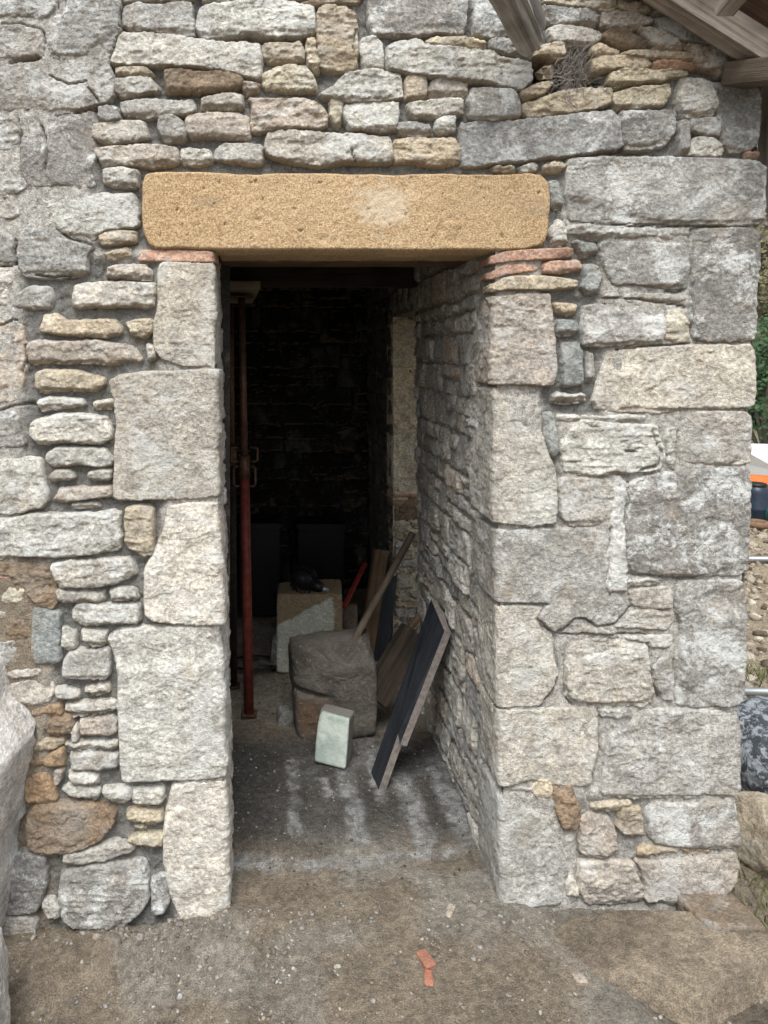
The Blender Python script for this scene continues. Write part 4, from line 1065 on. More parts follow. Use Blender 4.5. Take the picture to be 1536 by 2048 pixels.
sm = sstep(1.5, 1.75, x + .05 * fbm2(x, y, 5, 2, 3)) * sstep(-.3, .25, y) ; fm = sstep(9, 16, y)
for i in range(3):
    b_ = soil[i] * (1 - gm) + grit[i] * gm; b_ = b_ * (1 - .35 * sstep(.9, 1.0, x + .5 * (y + .3)) * sstep(.1, -.1, y)); b_ = b_ * (1 - .8 * sm) + sand[i] * .8 * sm; c[..., i] = b_ * (1 - fm) + grass[i] * fm
c[..., 3] = 0
a = Acc(); a.grid(np.stack([x, y, z], -1), np.ones((len(gy) - 1, len(gx) - 1), bool), c)
ground = tag(a.build('ground', M['dirt']), kind='structure')
# interior floor with lime streaks
res = .007; x, y = np.meshgrid(np.arange(XW - .05, XC, res), np.arange(.046, YB + .05, res))
fi = sstep(.05, .3, y); z = ground_h(x, y) * (1 - fi) + .0012 + fi * (-.010 + .004 * fbm2(x, y, 3, 3, 31) + .004 * fbm2(x, y, 22, 4, 32) + .003 * fbm2(x, y, 80, 3, 33, .65))
z = z + .010 * sstep(.20, .235, y + .008 * fbm2(x, y, 12, 3, 3)) * (1 - sstep(.5, 1.0, y)) + .014 * sstep(1.1, 1.6, y) * np.abs(fbm2(x, y, 14, 4, 40))
c = np.empty(x.shape + (4,)); lime = np.zeros(x.shape)
def streak(pts, w0, wig=.018):
    global lime
    for (pa, pb) in zip(pts[:-1], pts[1:]):
        A, B = G(*pa), G(*pb)
        t = np.clip(((x - A.x) * (B.x - A.x) + (y - A.y) * (B.y - A.y)) / ((B.x - A.x) ** 2 + (B.y - A.y) ** 2), 0, 1)
        d = np.hypot(x - A.x - t * (B.x - A.x), y - A.y - t * (B.y - A.y)) + wig * fbm2(x, y, 18, 4, 5)
        lime = np.maximum(lime, 1 - sstep(w0 * .4, w0 * 1.45, d))
streak([(470, 1712), (620, 1722), (760, 1716), (880, 1706), (950, 1692)], .028)
streak([(900, 1500), (915, 1600), (945, 1690)], .052); streak([(805, 1560), (835, 1640), (850, 1690)], .042); streak([(740, 1500), (752, 1570), (765, 1600)], .020)
streak([(688, 1540), (706, 1600), (720, 1680)], .034); streak([(582, 1520), (590, 1600), (590, 1670)], .022); streak([(650, 1560), (655, 1590)], .018)
streak([(870, 1540), (905, 1640)], .03)
lime *= .25 + .75 * sstep(-.3, .3, fbm2(x, y, 22, 5, 9, .7)); lime = np.clip(lime + .35 * sstep(.1, .5, fbm2(x, y, 5, 5, 64, .65)) * sstep(.25, .4, y) * (x > .1), 0, 1)
gmf = sstep(-.05, .35, fbm2(x, y, 3.2, 4, 21) + .55 * np.exp(-((x + .25) / .4) ** 2 - ((y + .14) / .16) ** 2) - .1)
dkm = sstep(.12, .4, y + .08 * fbm2(x, y, 7, 4, 61)) * (1 - sstep(.85, 1.15, y)); far = sstep(1.0, 1.35, y)  # far: side-doorway light on the back floor, put into its colour
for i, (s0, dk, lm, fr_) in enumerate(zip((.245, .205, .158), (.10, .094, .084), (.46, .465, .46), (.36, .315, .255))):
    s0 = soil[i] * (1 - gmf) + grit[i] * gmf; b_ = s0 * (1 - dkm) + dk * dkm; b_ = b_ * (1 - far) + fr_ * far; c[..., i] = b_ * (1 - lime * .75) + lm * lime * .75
c[..., 3] = 0
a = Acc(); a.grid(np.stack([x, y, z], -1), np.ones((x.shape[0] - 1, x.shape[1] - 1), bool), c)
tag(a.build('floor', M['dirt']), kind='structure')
def floor_z(x_, y_): return float(-.002 + .01 * (0 if y_ < .2 else 1) * (1 if y_ < .7 else 0))
# ------------------------------------------------------------------ gravel: uncountable
def gravel(name, n, area, sizes, cols, seed, zf, dens=None):
    rs = np.random.RandomState(seed); V0, F0 = ico(1); Vs = []; Fs = []; Cs = []
    cnt = 0; k = 0
    while k < n:
        px_ = rs.uniform(area[0], area[1]); py_ = rs.uniform(area[2], area[3])
        if dens is not None and rs.rand() > dens(px_, py_): k += .3; continue
        s_ = sizes[0] * (sizes[1] / sizes[0]) ** (rs.rand() ** 2.6)
        q = V0 * (1 + .28 * rs.normal(size=(len(V0), 1)).clip(-1, 1)) * np.array([1, rs.uniform(.6, 1), rs.uniform(.4, .8)]) * s_
        an = rs.uniform(0, 6.28); ca, sa = math.cos(an), math.sin(an); q = q @ np.array([[ca, sa, 0], [-sa, ca, 0], [0, 0, 1]])
        Vs.append(q + np.array([px_, py_, zf(px_, py_) + s_ * .15])); Fs.append(F0 + cnt); cnt += len(V0)
        cc = np.array(cols[rs.randint(len(cols))]) * rs.uniform(.75, 1.25); Cs.append(np.tile(np.append(cc, .1), (len(V0), 1))); k += 1
    return mesh_np(name, np.concatenate(Vs), np.concatenate(Fs), M['stone'], None, np.concatenate(Cs), False)
YC = [(.42, .36, .27), (.5, .46, .38), (.3, .24, .17), (.12, .09, .06), (.36, .3, .22)]
gz = lambda a_, b_: float(ground_h(np.array([a_]), np.array([b_]))[0])
PC = [(.30, .28, .25), (.24, .21, .17), (.34, .31, .27), (.20, .17, .13), (.42, .40, .36), (.30, .25, .19), (.26, .22, .17), (.22, .19, .15)]
ncl = lambda a_, b_: .25 + .75 * float(sstep(-.1, .35, fbm2(np.array([a_]), np.array([b_]), 6, 3, 44))[0])
tag(gravel('gravel', 9500, (-.95, 1.75, -.62, .0), (.0014, .009), PC, 3, gz, lambda a_, b_: (.3 + .7 * math.exp(-((a_ + .25) / .5) ** 2)) * ncl(a_, b_)), 'loose grit and crumbs of mortar scattered over the bare soil before the wall', 'gravel', kind='stuff')
tag(gravel('wall_foot_rubble', 420, (-.95, 1.45, -.30, -.01), (.004, .022), PC, 19, gz, lambda a_, b_: math.exp(b_ / .06) * (.25 + 1.0 * (a_ < -.1)) * (0 if -.12 < a_ < .68 else 1)), 'mortar lumps and stone crumbs piled along the foot of the wall', 'rubble', kind='stuff')
tag(gravel('yard_gravel', 9000, (1.5, 6.2, .2, 6.8), (.006, .05), YC, 9, gz, lambda a_, b_: 1 if 1440 < CX + a_ / (b_ + D0) * F < 1640 else 0), 'stones and clods strewn over the yard beyond the wall corner', 'gravel', kind='stuff')
tag(gravel('rubble_crumbs', 2600, (XL, XR - .02, .05, 1.9), (.0014, .007), PC[:4] + [(.08, .07, .06)] * 2, 5, lambda a_, b_: .002), 'small crumbs of mortar and dirt lying on the doorway floor', 'debris', kind='stuff')
# ------------------------------------------------------------------ loose stones outside
def stone_kind_mat(nm, *a_, **k__): return plain_stone(nm, *a_, **k__)
pale = stone_mat('pale_boulder_limestone')
# flat stone at lower right
a = Acc()
def slab():
    pts = [(1120, 1822), (1250, 1815), (1390, 1822), (1450, 1832), (1500, 1852), (1560, 1880), (1590, 1900), (1480, 1945), (1392, 1992), (1360, 1975), (1290, 1950), (1180, 1930), (1080, 1890)]
    pl = chaikin([tuple(G(*q, .02)[:2]) for q in pts], 1, .12)
    x0, y0 = pl.min(0) - .03; x1, y1 = pl.max(0) + .03; res = .005
    u, v = np.meshgrid(np.arange(x0, x1, res), np.arange(y0, y1, res))
    d = sdf(pl, u + .008 * fbm2(u, v, 18, 4, 2), v + .008 * fbm2(u, v, 18, 4, 3)); rad = .012; t = np.clip(d / rad, 0, 1)
    top = .012 + .010 * sstep(.9, 1.25, u) + .004 * fbm2(u, v, 9, 4, 4) + .0025 * ridged(u, v, 45, 3, 5) + .003 * fbm2(u, v, 40, 4, 15, .7) - .02 * sstep(.95, .8, u)
    h = np.where(d < 0, top - rad + d * 4, top - rad * (1 - np.sqrt(np.clip(1 - (1 - t) ** 2, 0, 1))))
    kv = d > -.03; keep = kv[:-1, :-1] | kv[1:, 1:]
    c = np.empty(u.shape + (4,)); m_ = sstep(-.2, .3, fbm2(u, v, 6, 4, 8))
    for i in range(3): c[..., i] = (.235, .195, .145)[i] * (1 - m_) + (.37, .305, .225)[i] * m_
    c[..., 3] = 0
    a.grid(np.stack([u, v, h], -1), keep, c)
slab()
tag(recentre(a.build('flat_stone', M['dirt'])), 'broad flat stone half buried in soil at the foot of the wall corner', 'stone')
# boulders
def patch_thing(name, poly_px, Y, kind, label, cat, th=.16, rr=.06, amp=.012, res=.006, mul=1, group=None, chips=4):
    s_ = (D0 + Y + th) / F
    poly = [((px - CX) * s_, EYE + (CY - py) * s_) for px, py in poly_px]
    col = K[kind][0]; pl = chaikin(poly, 1, .2); x0, y0 = pl.min(0) - .01; x1, y1 = pl.max(0) + .01
    u, v = np.meshgrid(np.arange(x0, x1, res), np.arange(y0, y1, res))
    d = sdf(pl, u + .008 * fbm2(u, v, 9, 2, 5), v + .008 * fbm2(u, v, 9, 2, 6)); t = np.clip(d / rr, 0, 1)
    h = th * (1 - (1 - t) ** 2.6) ** (1 / 2.2) + amp * (fbm2(u, v, 7, 3, 7) + .8 * ridged(u + .3 * v, v * .7, 14, 5, 9) + .35 * fbm2(u, v, 60, 4, 11)) * sstep(0, .3, t)
    h = h - .035 * np.floor(3 * (fbm2(u * 1.6, v * .6, 5, 2, 19) + .5)) / 3 * sstep(0, .5, t)
    h = np.where(d < 0, d * 4, h); kv = d > -.02; keep = kv[:-1, :-1] | kv[1:, 1:] | kv[1:, :-1] | kv[:-1, 1:]
    c = np.empty(u.shape + (4,)); c[..., :3] = (.68, .65, .61); c[..., 3] = .4
    a = Acc(); a.grid(fr_front(Y + th)[0](u, v, h), keep, c)
    return tag(recentre(a.build(name, M['stone'])), label, cat, group)
patch_thing('boulder', [(-190, 1300), (-90, 1290), (-10, 1318), (-2, 1345), (10, 1398), (38, 1428), (64, 1462), (52, 1510), (40, 1560), (38, 1610), (20, 1660), (14, 1730), (10, 1790), (2, 1850), (-10, 1885), (-190, 1880)], -.26, 'w', 'tall pale boulder leaning at the left edge of the wall', 'boulder', rr=.16, amp=.018, th=.22, mul=1.2)
p = P(-92, 1980, -.42); o = rock('boulder', (p.x - .02, -.42, -.14), (.135, .13, .145), M['stone'], rot=(.05, .12, .2), sub=6, seed=14, amp=.014, chips=7, cut=(.72, .95), tint=(.68, .65, .61, .4)); tag(o, 'low pale rock in front of the tall left boulder, cut by the frame', 'boulder')
p = G(1516, 1752, -.02); rock('boulder', (p.x + .055, p.y + .1, -.05), (.125, .11, .12), stone_mat('cream_boulder_stone'), rot=(.15, .25, .3), seed=4, amp=.018, chips=9, cut=(.6, .85), sharp=26, tint=(.46, .39, .29, .25))
tag(bpy.context.scene.collection.objects[-1], 'cream angular boulder on soil just right of the wall corner', 'boulder')
o = rock('foundation_stone', (G(1425, 1830, -.02).x, -.055, -.06), (.09, .10, .045), M['stone'], rot=(0, 0, .1), seed=9, amp=.008, tint=(.22, .17, .12, .3))
tag(o, 'brown footing stone poking out under the wall corner', 'stone')
# plastic wrapped bundle beside the corner
n = N('mottled_plastic_film'); va = n.noise(16, 6, .75, dist=1.6); vb = n.noise(40, 4, .7, dist=1)
c_ = n.mix(n.rng(va, .47, .56), (.05, .058, .068), (.27, .30, .33)); c_ = n.mix(n.rng(vb, .55, .66, 0, .6), c_, (.50, .52, .53))  # pale mottling paints in the reflections on the dark film
M['film'] = n.done(c_, .3, n.bump(n.noise(22, 6, .7, dist=1), .012, 1))
p = G(1560, 1612, -.03)
o = rock('plastic_bundle', (p.x + .03, p.y + .13, -.04), (.15, .16, .145), M['film'], rot=(0, 0, .2), seed=31, amp=.018, sharp=5, chips=5, jitter=.1)
tag(o, 'bundle wrapped in crumpled black plastic with painted pale reflections beside the wall corner', 'bundle')
for i, (px_, py_, hw, lab) in enumerate(((1500, 1460, (.11, .07, .045), 'yellowish flat stone on the ground behind the plastic bundle'), (1545, 1438, (.08, .06, .05), 'brown block of stone on the ground under the nearer steel tube'), (1488, 1435, (.05, .05, .05), 'small pale stone touching the wall corner behind the plastic bundle'))):
    p = G(px_, py_); o = rock('loose_stone', (p.x, p.y, -.04), hw, M['stone'], rot=(0, 0, i), seed=50 + i, sub=4, amp=.008, tint=[(.52, .44, .30, .3), (.30, .2, .13, .1), (.5, .46, .4, .5)][i]); tag(o, lab, 'stone', 'loose stones on the yard')
for i, (py_, rad) in enumerate(((1122, .024), (1393, .019))):
    p = G(1500, py_); 
    o = tube('steel_tube', [(p.x - .55, p.y + .1, rad - .03), (p.x + 2.2, p.y - .02, rad - .02)], rad, M['galv'], seg=18)
    tag(o, ['galvanised scaffold tube lying farther out on the yard', 'galvanised scaffold tube lying nearest the plastic bundle'][i], 'tube', 'scaffold tubes lying on the yard')
# far yard things
b = empty('barrel', G(1512, 1042), 'dark blue barrel standing on the yard beyond the wall', 'barrel')
def lathe(name, c0, prof, mat, parent=None, seg=28):
    V = []; Fc = []
    for (r_, z_) in prof:
        for k in range(seg): V.append((r_ * math.cos(2 * math.pi * k / seg), r_ * math.sin(2 * math.pi * k / seg), z_))
    for i in range(len(prof) - 1):
        for k in range(seg): Fc.append((i * seg + k, i * seg + (k + 1) % seg, (i + 1) * seg + (k + 1) % seg, (i + 1) * seg + k))
    me = bpy.data.meshes.new(name); me.from_pydata(V, [], Fc); me.materials.append(mat); me.update()
    for p_ in me.polygons: p_.use_smooth = True
    o = bpy.data.objects.new(name, me); COL.objects.link(o); o.location = c0
    if parent: attach(o, parent)
    return o
bb = b.location.copy()
lathe('drum', bb + Vector((0, 0, -.03)), [(0, 0), (.10, 0), (.115, .03), (.12, .15), (.125, .16), (.12, .17), (.12, .32), (.11, .36), (.085, .385)], M['navy'], b)
lathe('lid', bb + Vector((0, 0, -.03)), [(.088, .375), (.095, .38), (.095, .405), (.08, .412), (0, .412)], M['black'], b)
wb = empty('orange_tub', G(1560, 1030), 'orange plastic mixing tub with rim behind the barrel', 'tub')
wl = wb.location.copy() + Vector((.0, .3, .07))
lathe('bowl', wl, [(0, 0), (.20, 0), (.24, .04), (.30, .22), (.33, .24), (.33, .25), (.29, .24), (.22, .05), (0, .03)], M['orange'], wb)
for s_ in (-1, 1): tube('leg', [wl + Vector((.15 * s_, 0, .02)), wl + Vector((.19 * s_, 0, -.10))], .015, M['galv'], wb)
o = rock('green_tarpaulin', G(1545, 1048) + Vector((.1, 0, -.05)), (.22, .14, .11), M['green'], seed=77, sub=4, sharp=4, amp=.02); tag(o, 'dark green tarpaulin heap on the ground below the orange tub', 'tarpaulin')
tc_ = G(1500, 1050) + Vector((0, -.1, .035)); o = tube('rubber_tyre', [tc_ + Vector((.09 * math.cos(t), .09 * math.sin(t), 0)) for t in np.linspace(0, 2 * math.pi, 24, endpoint=False)], .03, simple('dusty_brown_rubber', (.16, .10, .06), .8), closed=True)
tag(o, 'small dusty tyre lying at the foot of the barrel', 'tyre')
# white shelter roof
wt = empty('white_tent', (8, 8.4, 0), 'low white pitched canopy behind the orange tub', 'canopy')
bm = bmesh.new(); zr = .02
v = [bm.verts.new(q) for q in ((6.55, 7.3, .14), (9.5, 7.3, .10), (9.5, 9.6, .10), (6.55, 9.6, .14), (6.48, 8.3, .40), (9.5, 8.3, .34), (6.55, 7.3, -.1), (9.5, 7.3, -.1), (9.5, 9.6, -.1), (6.55, 9.6, -.1))]
for f in ((0, 1, 5, 4), (2, 3, 4, 5), (0, 4, 3), (1, 2, 5), (0, 6, 7, 1), (1, 7, 8, 2), (2, 8, 9, 3), (3, 9, 6, 0)): bm.faces.new([v[i] for i in f])
bm_obj('canvas', bm, M['white'], wt)
# ------------------------------------------------------------------ vegetation on the hillside
leaf = simple('ivy_leaf', (.035, .075, .028), .6, 0, .4, 2); leaf2 = simple('dry_brush_leaf', (.13, .12, .06), .8, 0, .4, 2); bark = simple('grey_bark', (.14, .12, .10), .9, 0, .3, 8, .01)
def bush(name, x_, y_, h_, w_, n_, mat, label, cat, seed, leaf_s=.05, trunk=True, group=None):
    rs = random.Random(seed); z0 = gz(x_, y_)
    e = empty(name, (x_, y_, z0), label, cat, group); bm = bmesh.new(); cl = [Vector((rs.gauss(0, w_ * .38), rs.gauss(0, w_ * .38), h_ * rs.uniform(.25, .95))) for _ in range(22)]
    for i in range(n_):
        c_ = rs.choice(cl); p_ = c_ + Vector((rs.gauss(0, w_ * .13), rs.gauss(0, w_ * .13), rs.gauss(0, h_ * .08)))
        if p_.z < .02: continue
        s_ = leaf_s * rs.uniform(.6, 1.4); u_ = Vector((rs.gauss(0, 1), rs.gauss(0, 1), rs.gauss(0, 1))).normalized(); v_ = u_.orthogonal().normalized()
        bm.faces.new([bm.verts.new(p_ + q) for q in (u_ * s_, v_ * s_ * .5, -u_ * s_, -v_ * s_ * .5)])
    o = bm_obj('crown', bm, mat); o.location = (x_, y_, z0); attach(o, e)
    bm = bmesh.new(); base = Vector((0, 0, -.2))
    for c_ in cl:
        m1 = base.lerp(c_, .4) + Vector((rs.gauss(0, .05) * w_, rs.gauss(0, .05) * w_, .1 * h_)); strand(bm, [base, m1, c_, c_ + Vector((rs.gauss(0, .1), rs.gauss(0, .1), .15)) * h_ * .5], .012 * h_)
    o = bm_obj('trunk', bm, bark); o.location = (x_, y_, z0); attach(o, e)
def at_edge(px, dist): return (px - CX) / F * dist
bush('ivy_bush', at_edge(1540, 12.5), 10.3, 2.3, 1.2, 4200, leaf, 'dense dark green ivy bush behind the tent at the frame edge', 'bush', 1, .05)
for i, (px_, dist, h_, m_, lab) in enumerate(((1548, 19, 4.6, leaf2, 'bare brownish scrub tree on the lower hillside'), (1538, 27, 6.5, leaf2, 'tall leafless tree halfway up the hillside'), (1570, 33, 7.5, leaf, 'dark evergreen tree high on the hillside'), (1600, 23, 5, leaf2, 'thin scrub tree just outside the right frame edge'), (1650, 17, 3.4, leaf, 'green shrub to the right below the scrub trees'))):
    bush('hillside_tree', at_edge(px_, dist), dist - D0, h_, h_ * .45, 3000 if m_ is leaf else 1300, m_, lab, 'tree', 10 + i, .09, group='trees on the hillside')
bm = bmesh.new(); rg = random.Random(3)
def tuft(cx_, cy_, n_, h_, sp):
    for i in range(n_ // 2):
        p0 = Vector((cx_ + rg.gauss(0, sp), cy_ + rg.gauss(0, sp), 0)); p0.z = gz(p0.x, p0.y); d_ = Vector((rg.gauss(0, .5), rg.gauss(0, .5), 1)).normalized(); w_ = Vector((rg.gauss(0, 1), rg.gauss(0, 1), 0)).normalized() * .0025
        q = p0 + d_ * h_ * rg.uniform(.5, 1.2); m_ = p0.lerp(q, .6) + Vector((0, 0, h_ * .12))
        bm.faces.new([bm.verts.new(v_) for v_ in (p0 - w_, p0 + w_, m_ + w_ * .7, m_ - w_ * .7)]); bm.faces.new([bm.verts.new(v_) for v_ in (m_ - w_ * .7, m_ + w_ * .7, q)])
for px_, py_, n_, h_ in ((1500, 1345, 60, .09), (1520, 1338, 60, .08), (1510, 1790, 45, .05), (1525, 1765, 70, .06), (1490, 1770, 30, .05), (1535, 1830, 30, .04), (1560, 1350, 90, .09), (1600, 1780, 80, .06)):
    p = G(px_, py_); tuft(p.x, p.y, n_, h_, .05)
tag(bm_obj('grass', bm, simple('yard_grass', (.12, .13, .05), .7, 0, .3, 20)), 'sparse grass blades on the yard beside the wall', 'grass', kind='stuff')
# ------------------------------------------------------------------ things in the doorway
# steel props
def prop(px_top, px_bot, base_py, label, shade, dy=0):
    B = G(px_bot, base_py, .006); Y = B.y
    T = P(px_top, 596, Y); T.x = (px_top - CX) / F * (D0 + Y)
    e = empty('steel_prop', B, label, 'prop', 'adjustable steel props in the doorway')
    J = B.lerp(T, .60)
    tube('outer_tube', [B, B.lerp(J, .5), J], .0225, M['rust_red'] if shade else M['rust_dark'], e, 20)
    tube('inner_tube', [J - (J - B).normalized() * .05, T], .0165, M['rust_brown'], e, 20)
    tube('collar', [J - Vector((0, 0, .06)), J + Vector((0, 0, .04))], .026, M['rust_brown'], e, 20)
    def hoop(zc, s_, w_, h_, nm):
        c_ = J + Vector((0, 0, zc)); pts = [c_ + Vector((s_ * .025, 0, h_)), c_ + Vector((s_ * w_ * .85, 0, h_)), c_ + Vector((s_ * w_, 0, h_ * .8)), c_ + Vector((s_ * w_, 0, -h_ * .8)), c_ + Vector((s_ * w_ * .85, 0, -h_)), c_ + Vector((s_ * .025, 0, -h_))]
        tube(nm, pts, .005, M['rust_brown'], e, 8)
    hoop(.045, 1, .06, .032, 'handle'); hoop(-.055, 1, .05, .045, 'handle'); hoop(.045, -1, .06, .032, 'handle'); hoop(-.055, -1, .05, .045, 'handle')
    box('foot_plate', B + Vector((0, 0, .003)), (.07, .07, .006), M['rust_brown'], e); box('head_plate', T + Vector((0, 0, .003)), (.12, .12, .006), M['rust_brown'], e)
    return T
T1 = prop(483, 498, 1428, 'red painted steel prop standing in the doorway, nearer of the two', True)
T2 = prop(461, 466, 1372, 'dim rusty steel prop behind the red one, nearer the left jamb', False)
o = beam('wooden_plank', T1 + Vector((-.24, .04, .03)), T1 + Vector((.065, .08, .03)), .36, .036, M['wood_pale'], up=(0, .12, 1), seed=21)
tag(o, 'short wooden plank wedged on top of the steel props', 'plank')
beam('ceiling_joist', (-1.6, T1.y + .05, T1.z + .105), (XR + .02, T1.y + .12, T1.z + .115), .10, .11, M['wood_dark'], building, seed=44)
# hollowed brown stone
def scoop_top(Pn):
    hz = .19
    top = sstep(.02, hz, Pn[:, 2]); xx = Pn[:, 0]
    Pn[:, 2] -= top * (.075 * np.exp(-((xx - .03) / .095) ** 2) * sstep(.02, -.12, Pn[:, 1]) + .01)
    g_ = np.exp(-((Pn[:, 2] + .02 + .12 * (Pn[:, 0] + .1)) / .012) ** 2) * sstep(.02, -.12, Pn[:, 0]) * sstep(.0, -.08, Pn[:, 1])
    Pn[:, 1] += g_ * .05
    Pn[:, 1] += .012 * sstep(0, .02, -(Pn[:, 2] + .02 + .12 * (Pn[:, 0] + .1))) * sstep(.06, -.02, Pn[:, 0]) * sstep(.0, -.08, Pn[:, 1])
    return Pn
p = G(672, 1488); o = rock('hollowed_stone', (p.x - .0, p.y + .13, -.0), (.176, .125, .205), M['brown_stone'], rot=(-.04, 0, .05), sub=6, chips=7, amp=.016, seed=15, scoop=scoop_top, jitter=.09, sharp=20, cut=(.84, 1.0))
tag(o, 'large brown stone block with a hollowed top standing on the doorway floor', 'stone block')
nb = M['brown_stone'].node_tree; bs = nb.nodes['Principled BSDF'] if 'Principled BSDF' in nb.nodes else [q for q in nb.nodes if q.type == 'BSDF_PRINCIPLED'][0]
def rust_patch():
    src = bs.inputs['Base Color'].links[0].from_socket; tcn = nb.nodes.new('ShaderNodeTexCoord'); d_ = nb.nodes.new('ShaderNodeVectorMath'); d_.operation = 'DISTANCE'
    nb.links.new(tcn.outputs['Object'], d_.inputs[0]); d_.inputs[1].default_value = (-.11, -.13, .10)
    nn = nb.nodes.new('ShaderNodeTexNoise'); nn.inputs['Scale'].default_value = 22; nn.inputs['Detail'].default_value = 6; nb.links.new(tcn.outputs['Object'], nn.inputs['Vector'])
    ad = nb.nodes.new('ShaderNodeMath'); ad.operation = 'MULTIPLY_ADD'; nb.links.new(nn.outputs['Fac'], ad.inputs[0]); ad.inputs[1].default_value = .16; nb.links.new(d_.outputs['Value'], ad.inputs[2])
    mr = nb.nodes.new('ShaderNodeMapRange'); nb.links.new(ad.outputs[0], mr.inputs[0]); mr.inputs['From Min'].default_value = .20; mr.inputs['From Max'].default_value = .13; mr.inputs['To Max'].default_value = .35
    mx = nb.nodes.new('ShaderNodeMix'); mx.data_type = 'RGBA'; nb.links.new(mr.outputs[0], mx.inputs[0]); nb.links.new(src, mx.inputs[6]); mx.inputs[7].default_value = (.24, .115, .045, 1); nb.links.new(mx.outputs[2], bs.inputs['Base Color'])
rust_patch()
# green painted block in front
n = N('pale_green_plaster'); aa = n.noise(14, 5, .65); gg = n.nd('ShaderNodeNewGeometry'); sxx = n.nd('ShaderNodeSeparateXYZ'); n.L(n.objco(), sxx.inputs[0])
gmask = n.rng(n.math('ADD', sxx.outputs['Y'], n.math('MULTIPLY', n.math('SUBTRACT', n.noise(60, 4, .7), .5), .03)), -.028, -.040)
c_ = n.mix(gmask, n.mix(aa, (.13, .12, .105), (.22, .21, .19)), n.mix(n.rng(aa, .35, .65), (.30, .36, .32), (.50, .54, .49)))
M['green_block'] = n.done(c_, .85, n.bump(n.noise(70, 6, .7), .004, 1))
p = G(668, 1537)
o = rock('painted_block', (p.x, p.y + .06, .0), (.064, .048, .100), M['green_block'], rot=(R(-3), R(4), R(-20)), sub=5, chips=1, amp=.003, seed=23, sharp=30, jitter=.02, cut=(.97, 1.0))
tag(o, 'small block with pale green paint leaning on the hollowed stone', 'block')
# plastered white block behind
n = N('plastered_cut_stone'); ob = n.objco(); sx2 = n.nd('ShaderNodeSeparateXYZ'); n.L(ob, sx2.inputs[0]); aa = n.noise(30, 5, .7, ob)
e1 = n.math('ADD', n.math('MULTIPLY', sx2.outputs['X'], -.55), sx2.outputs['Z']); e1 = n.math('ADD', e1, n.math('MULTIPLY', n.math('SUBTRACT', n.noise(16, 5, .7, ob), .5), .09))
pm = n.math('MULTIPLY', n.rng(e1, .345, .330), n.rng(n.math('ADD', sx2.outputs['X'], n.math('MULTIPLY', n.math('SUBTRACT', n.noise(20, 5, .7, ob), .5), .05)), .132, .120))
c_ = n.mix(pm, n.mix(aa, (.20, .15, .09), (.34, .27, .17)), n.mix(n.rng(aa, .3, .7), (.44, .45, .38), (.62, .63, .55)))
M['plastered'] = n.done(c_, .9, n.bump(n.math('ADD', n.voro(75), n.noise(50, 5, .7)), .007, 1))
p = G(622, 1352); o = rock('plastered_block', (p.x, p.y + .16, .0), (.172, .14, .205), M['plastered'], rot=(0, 0, -.05), sub=6, chips=2, amp=.004, seed=41, sharp=34, jitter=.02, cut=(.97, 1.0))
tag(o, 'squared pale stone block with flaking plaster behind the hollowed stone', 'stone block')
ZB = .41
# black caged work light resting on it
wlb = P(622, 1204, p.y + .10); wlb.z = .405
lamp = empty('work_light', wlb, 'black caged work light lying on the plastered block', 'lamp')
cx_ = wlb + Vector((-.03, 0, .055)); bm = bmesh.new()
ax = Vector((.86, -.2, -.32)).normalized(); u_ = ax.orthogonal().normalized(); v_ = ax.cross(u_)
def ring_at(t, r_): return [cx_ + ax * t + (u_ * math.cos(a__) + v_ * math.sin(a__)) * r_ for a__ in np.linspace(0, 2 * math.pi, 17)]
for t, r_ in ((-.075, .03), (-.06, .055), (-.04, .068), (-.02, .072), (0, .072), (.02, .068), (.04, .058)):
    strand(bm, ring_at(t, r_), .0028)
for k in range(12):
    an = k * math.pi / 6; dd = u_ * math.cos(an) + v_ * math.sin(an); strand(bm, [cx_ + ax * t + dd * r_ for t, r_ in ((-.08, .01), (-.06, .055), (-.02, .072), (.02, .068), (.045, .05))], .0022)
o = recentre(bm_obj('cage', bm, M['black'])); attach(o, lamp)
tube('reflector', [cx_ - ax * .06, cx_ - ax * .02, cx_ + ax * .03], .045, M['black'], lamp, 20)
tube('housing', [cx_ + ax * .03, cx_ + ax * .09, cx_ + ax * .10], .034, M['black'], lamp, 20, r1=.022)
tube('cable_gland', [cx_ + ax * .085, cx_ + ax * .13], .013, M['galv'], lamp, 14)
# leaning sticks
BW = Vector
def pb(px_, py_, Y): return P(px_, py_, Y)
s0 = pb(690, 1310, 1.10); s0.z = max(s0.z, .0)
o = beam('tool_pole', pb(684, 1325, 1.02), pb(826, 1066, 1.22), .030, .030, M['wood_dim'], bevel=.013, seed=31, rough=.001); tag(o, 'long round wooden tool handle leaning against the side wall', 'handle')
o = beam('wooden_plank', G(728, 1330), pb(762, 1100, 1.74), .085, .03, M['wood_brown'], up=(.35, -1, 0), seed=33); o.name = 'leaning_plank'; tag(o, 'weathered brown plank standing upright beside the side doorway', 'plank')
o = beam('leaning_plank', G(752, 1335) + Vector((.03, .1, 0)), pb(778, 1150, 1.92), .09, .03, M['board_dark'], up=(.2, -1, 0), seed=34); tag(o, 'dark upright plank right of the weathered brown plank', 'plank')
o = beam('red_bar', pb(688, 1215, 1.55), pb(730, 1127, 1.80), .022, .018, M['redpl'], seed=35, rough=0); tag(o, 'thin red metal bar leaning behind the plastered block', 'bar')
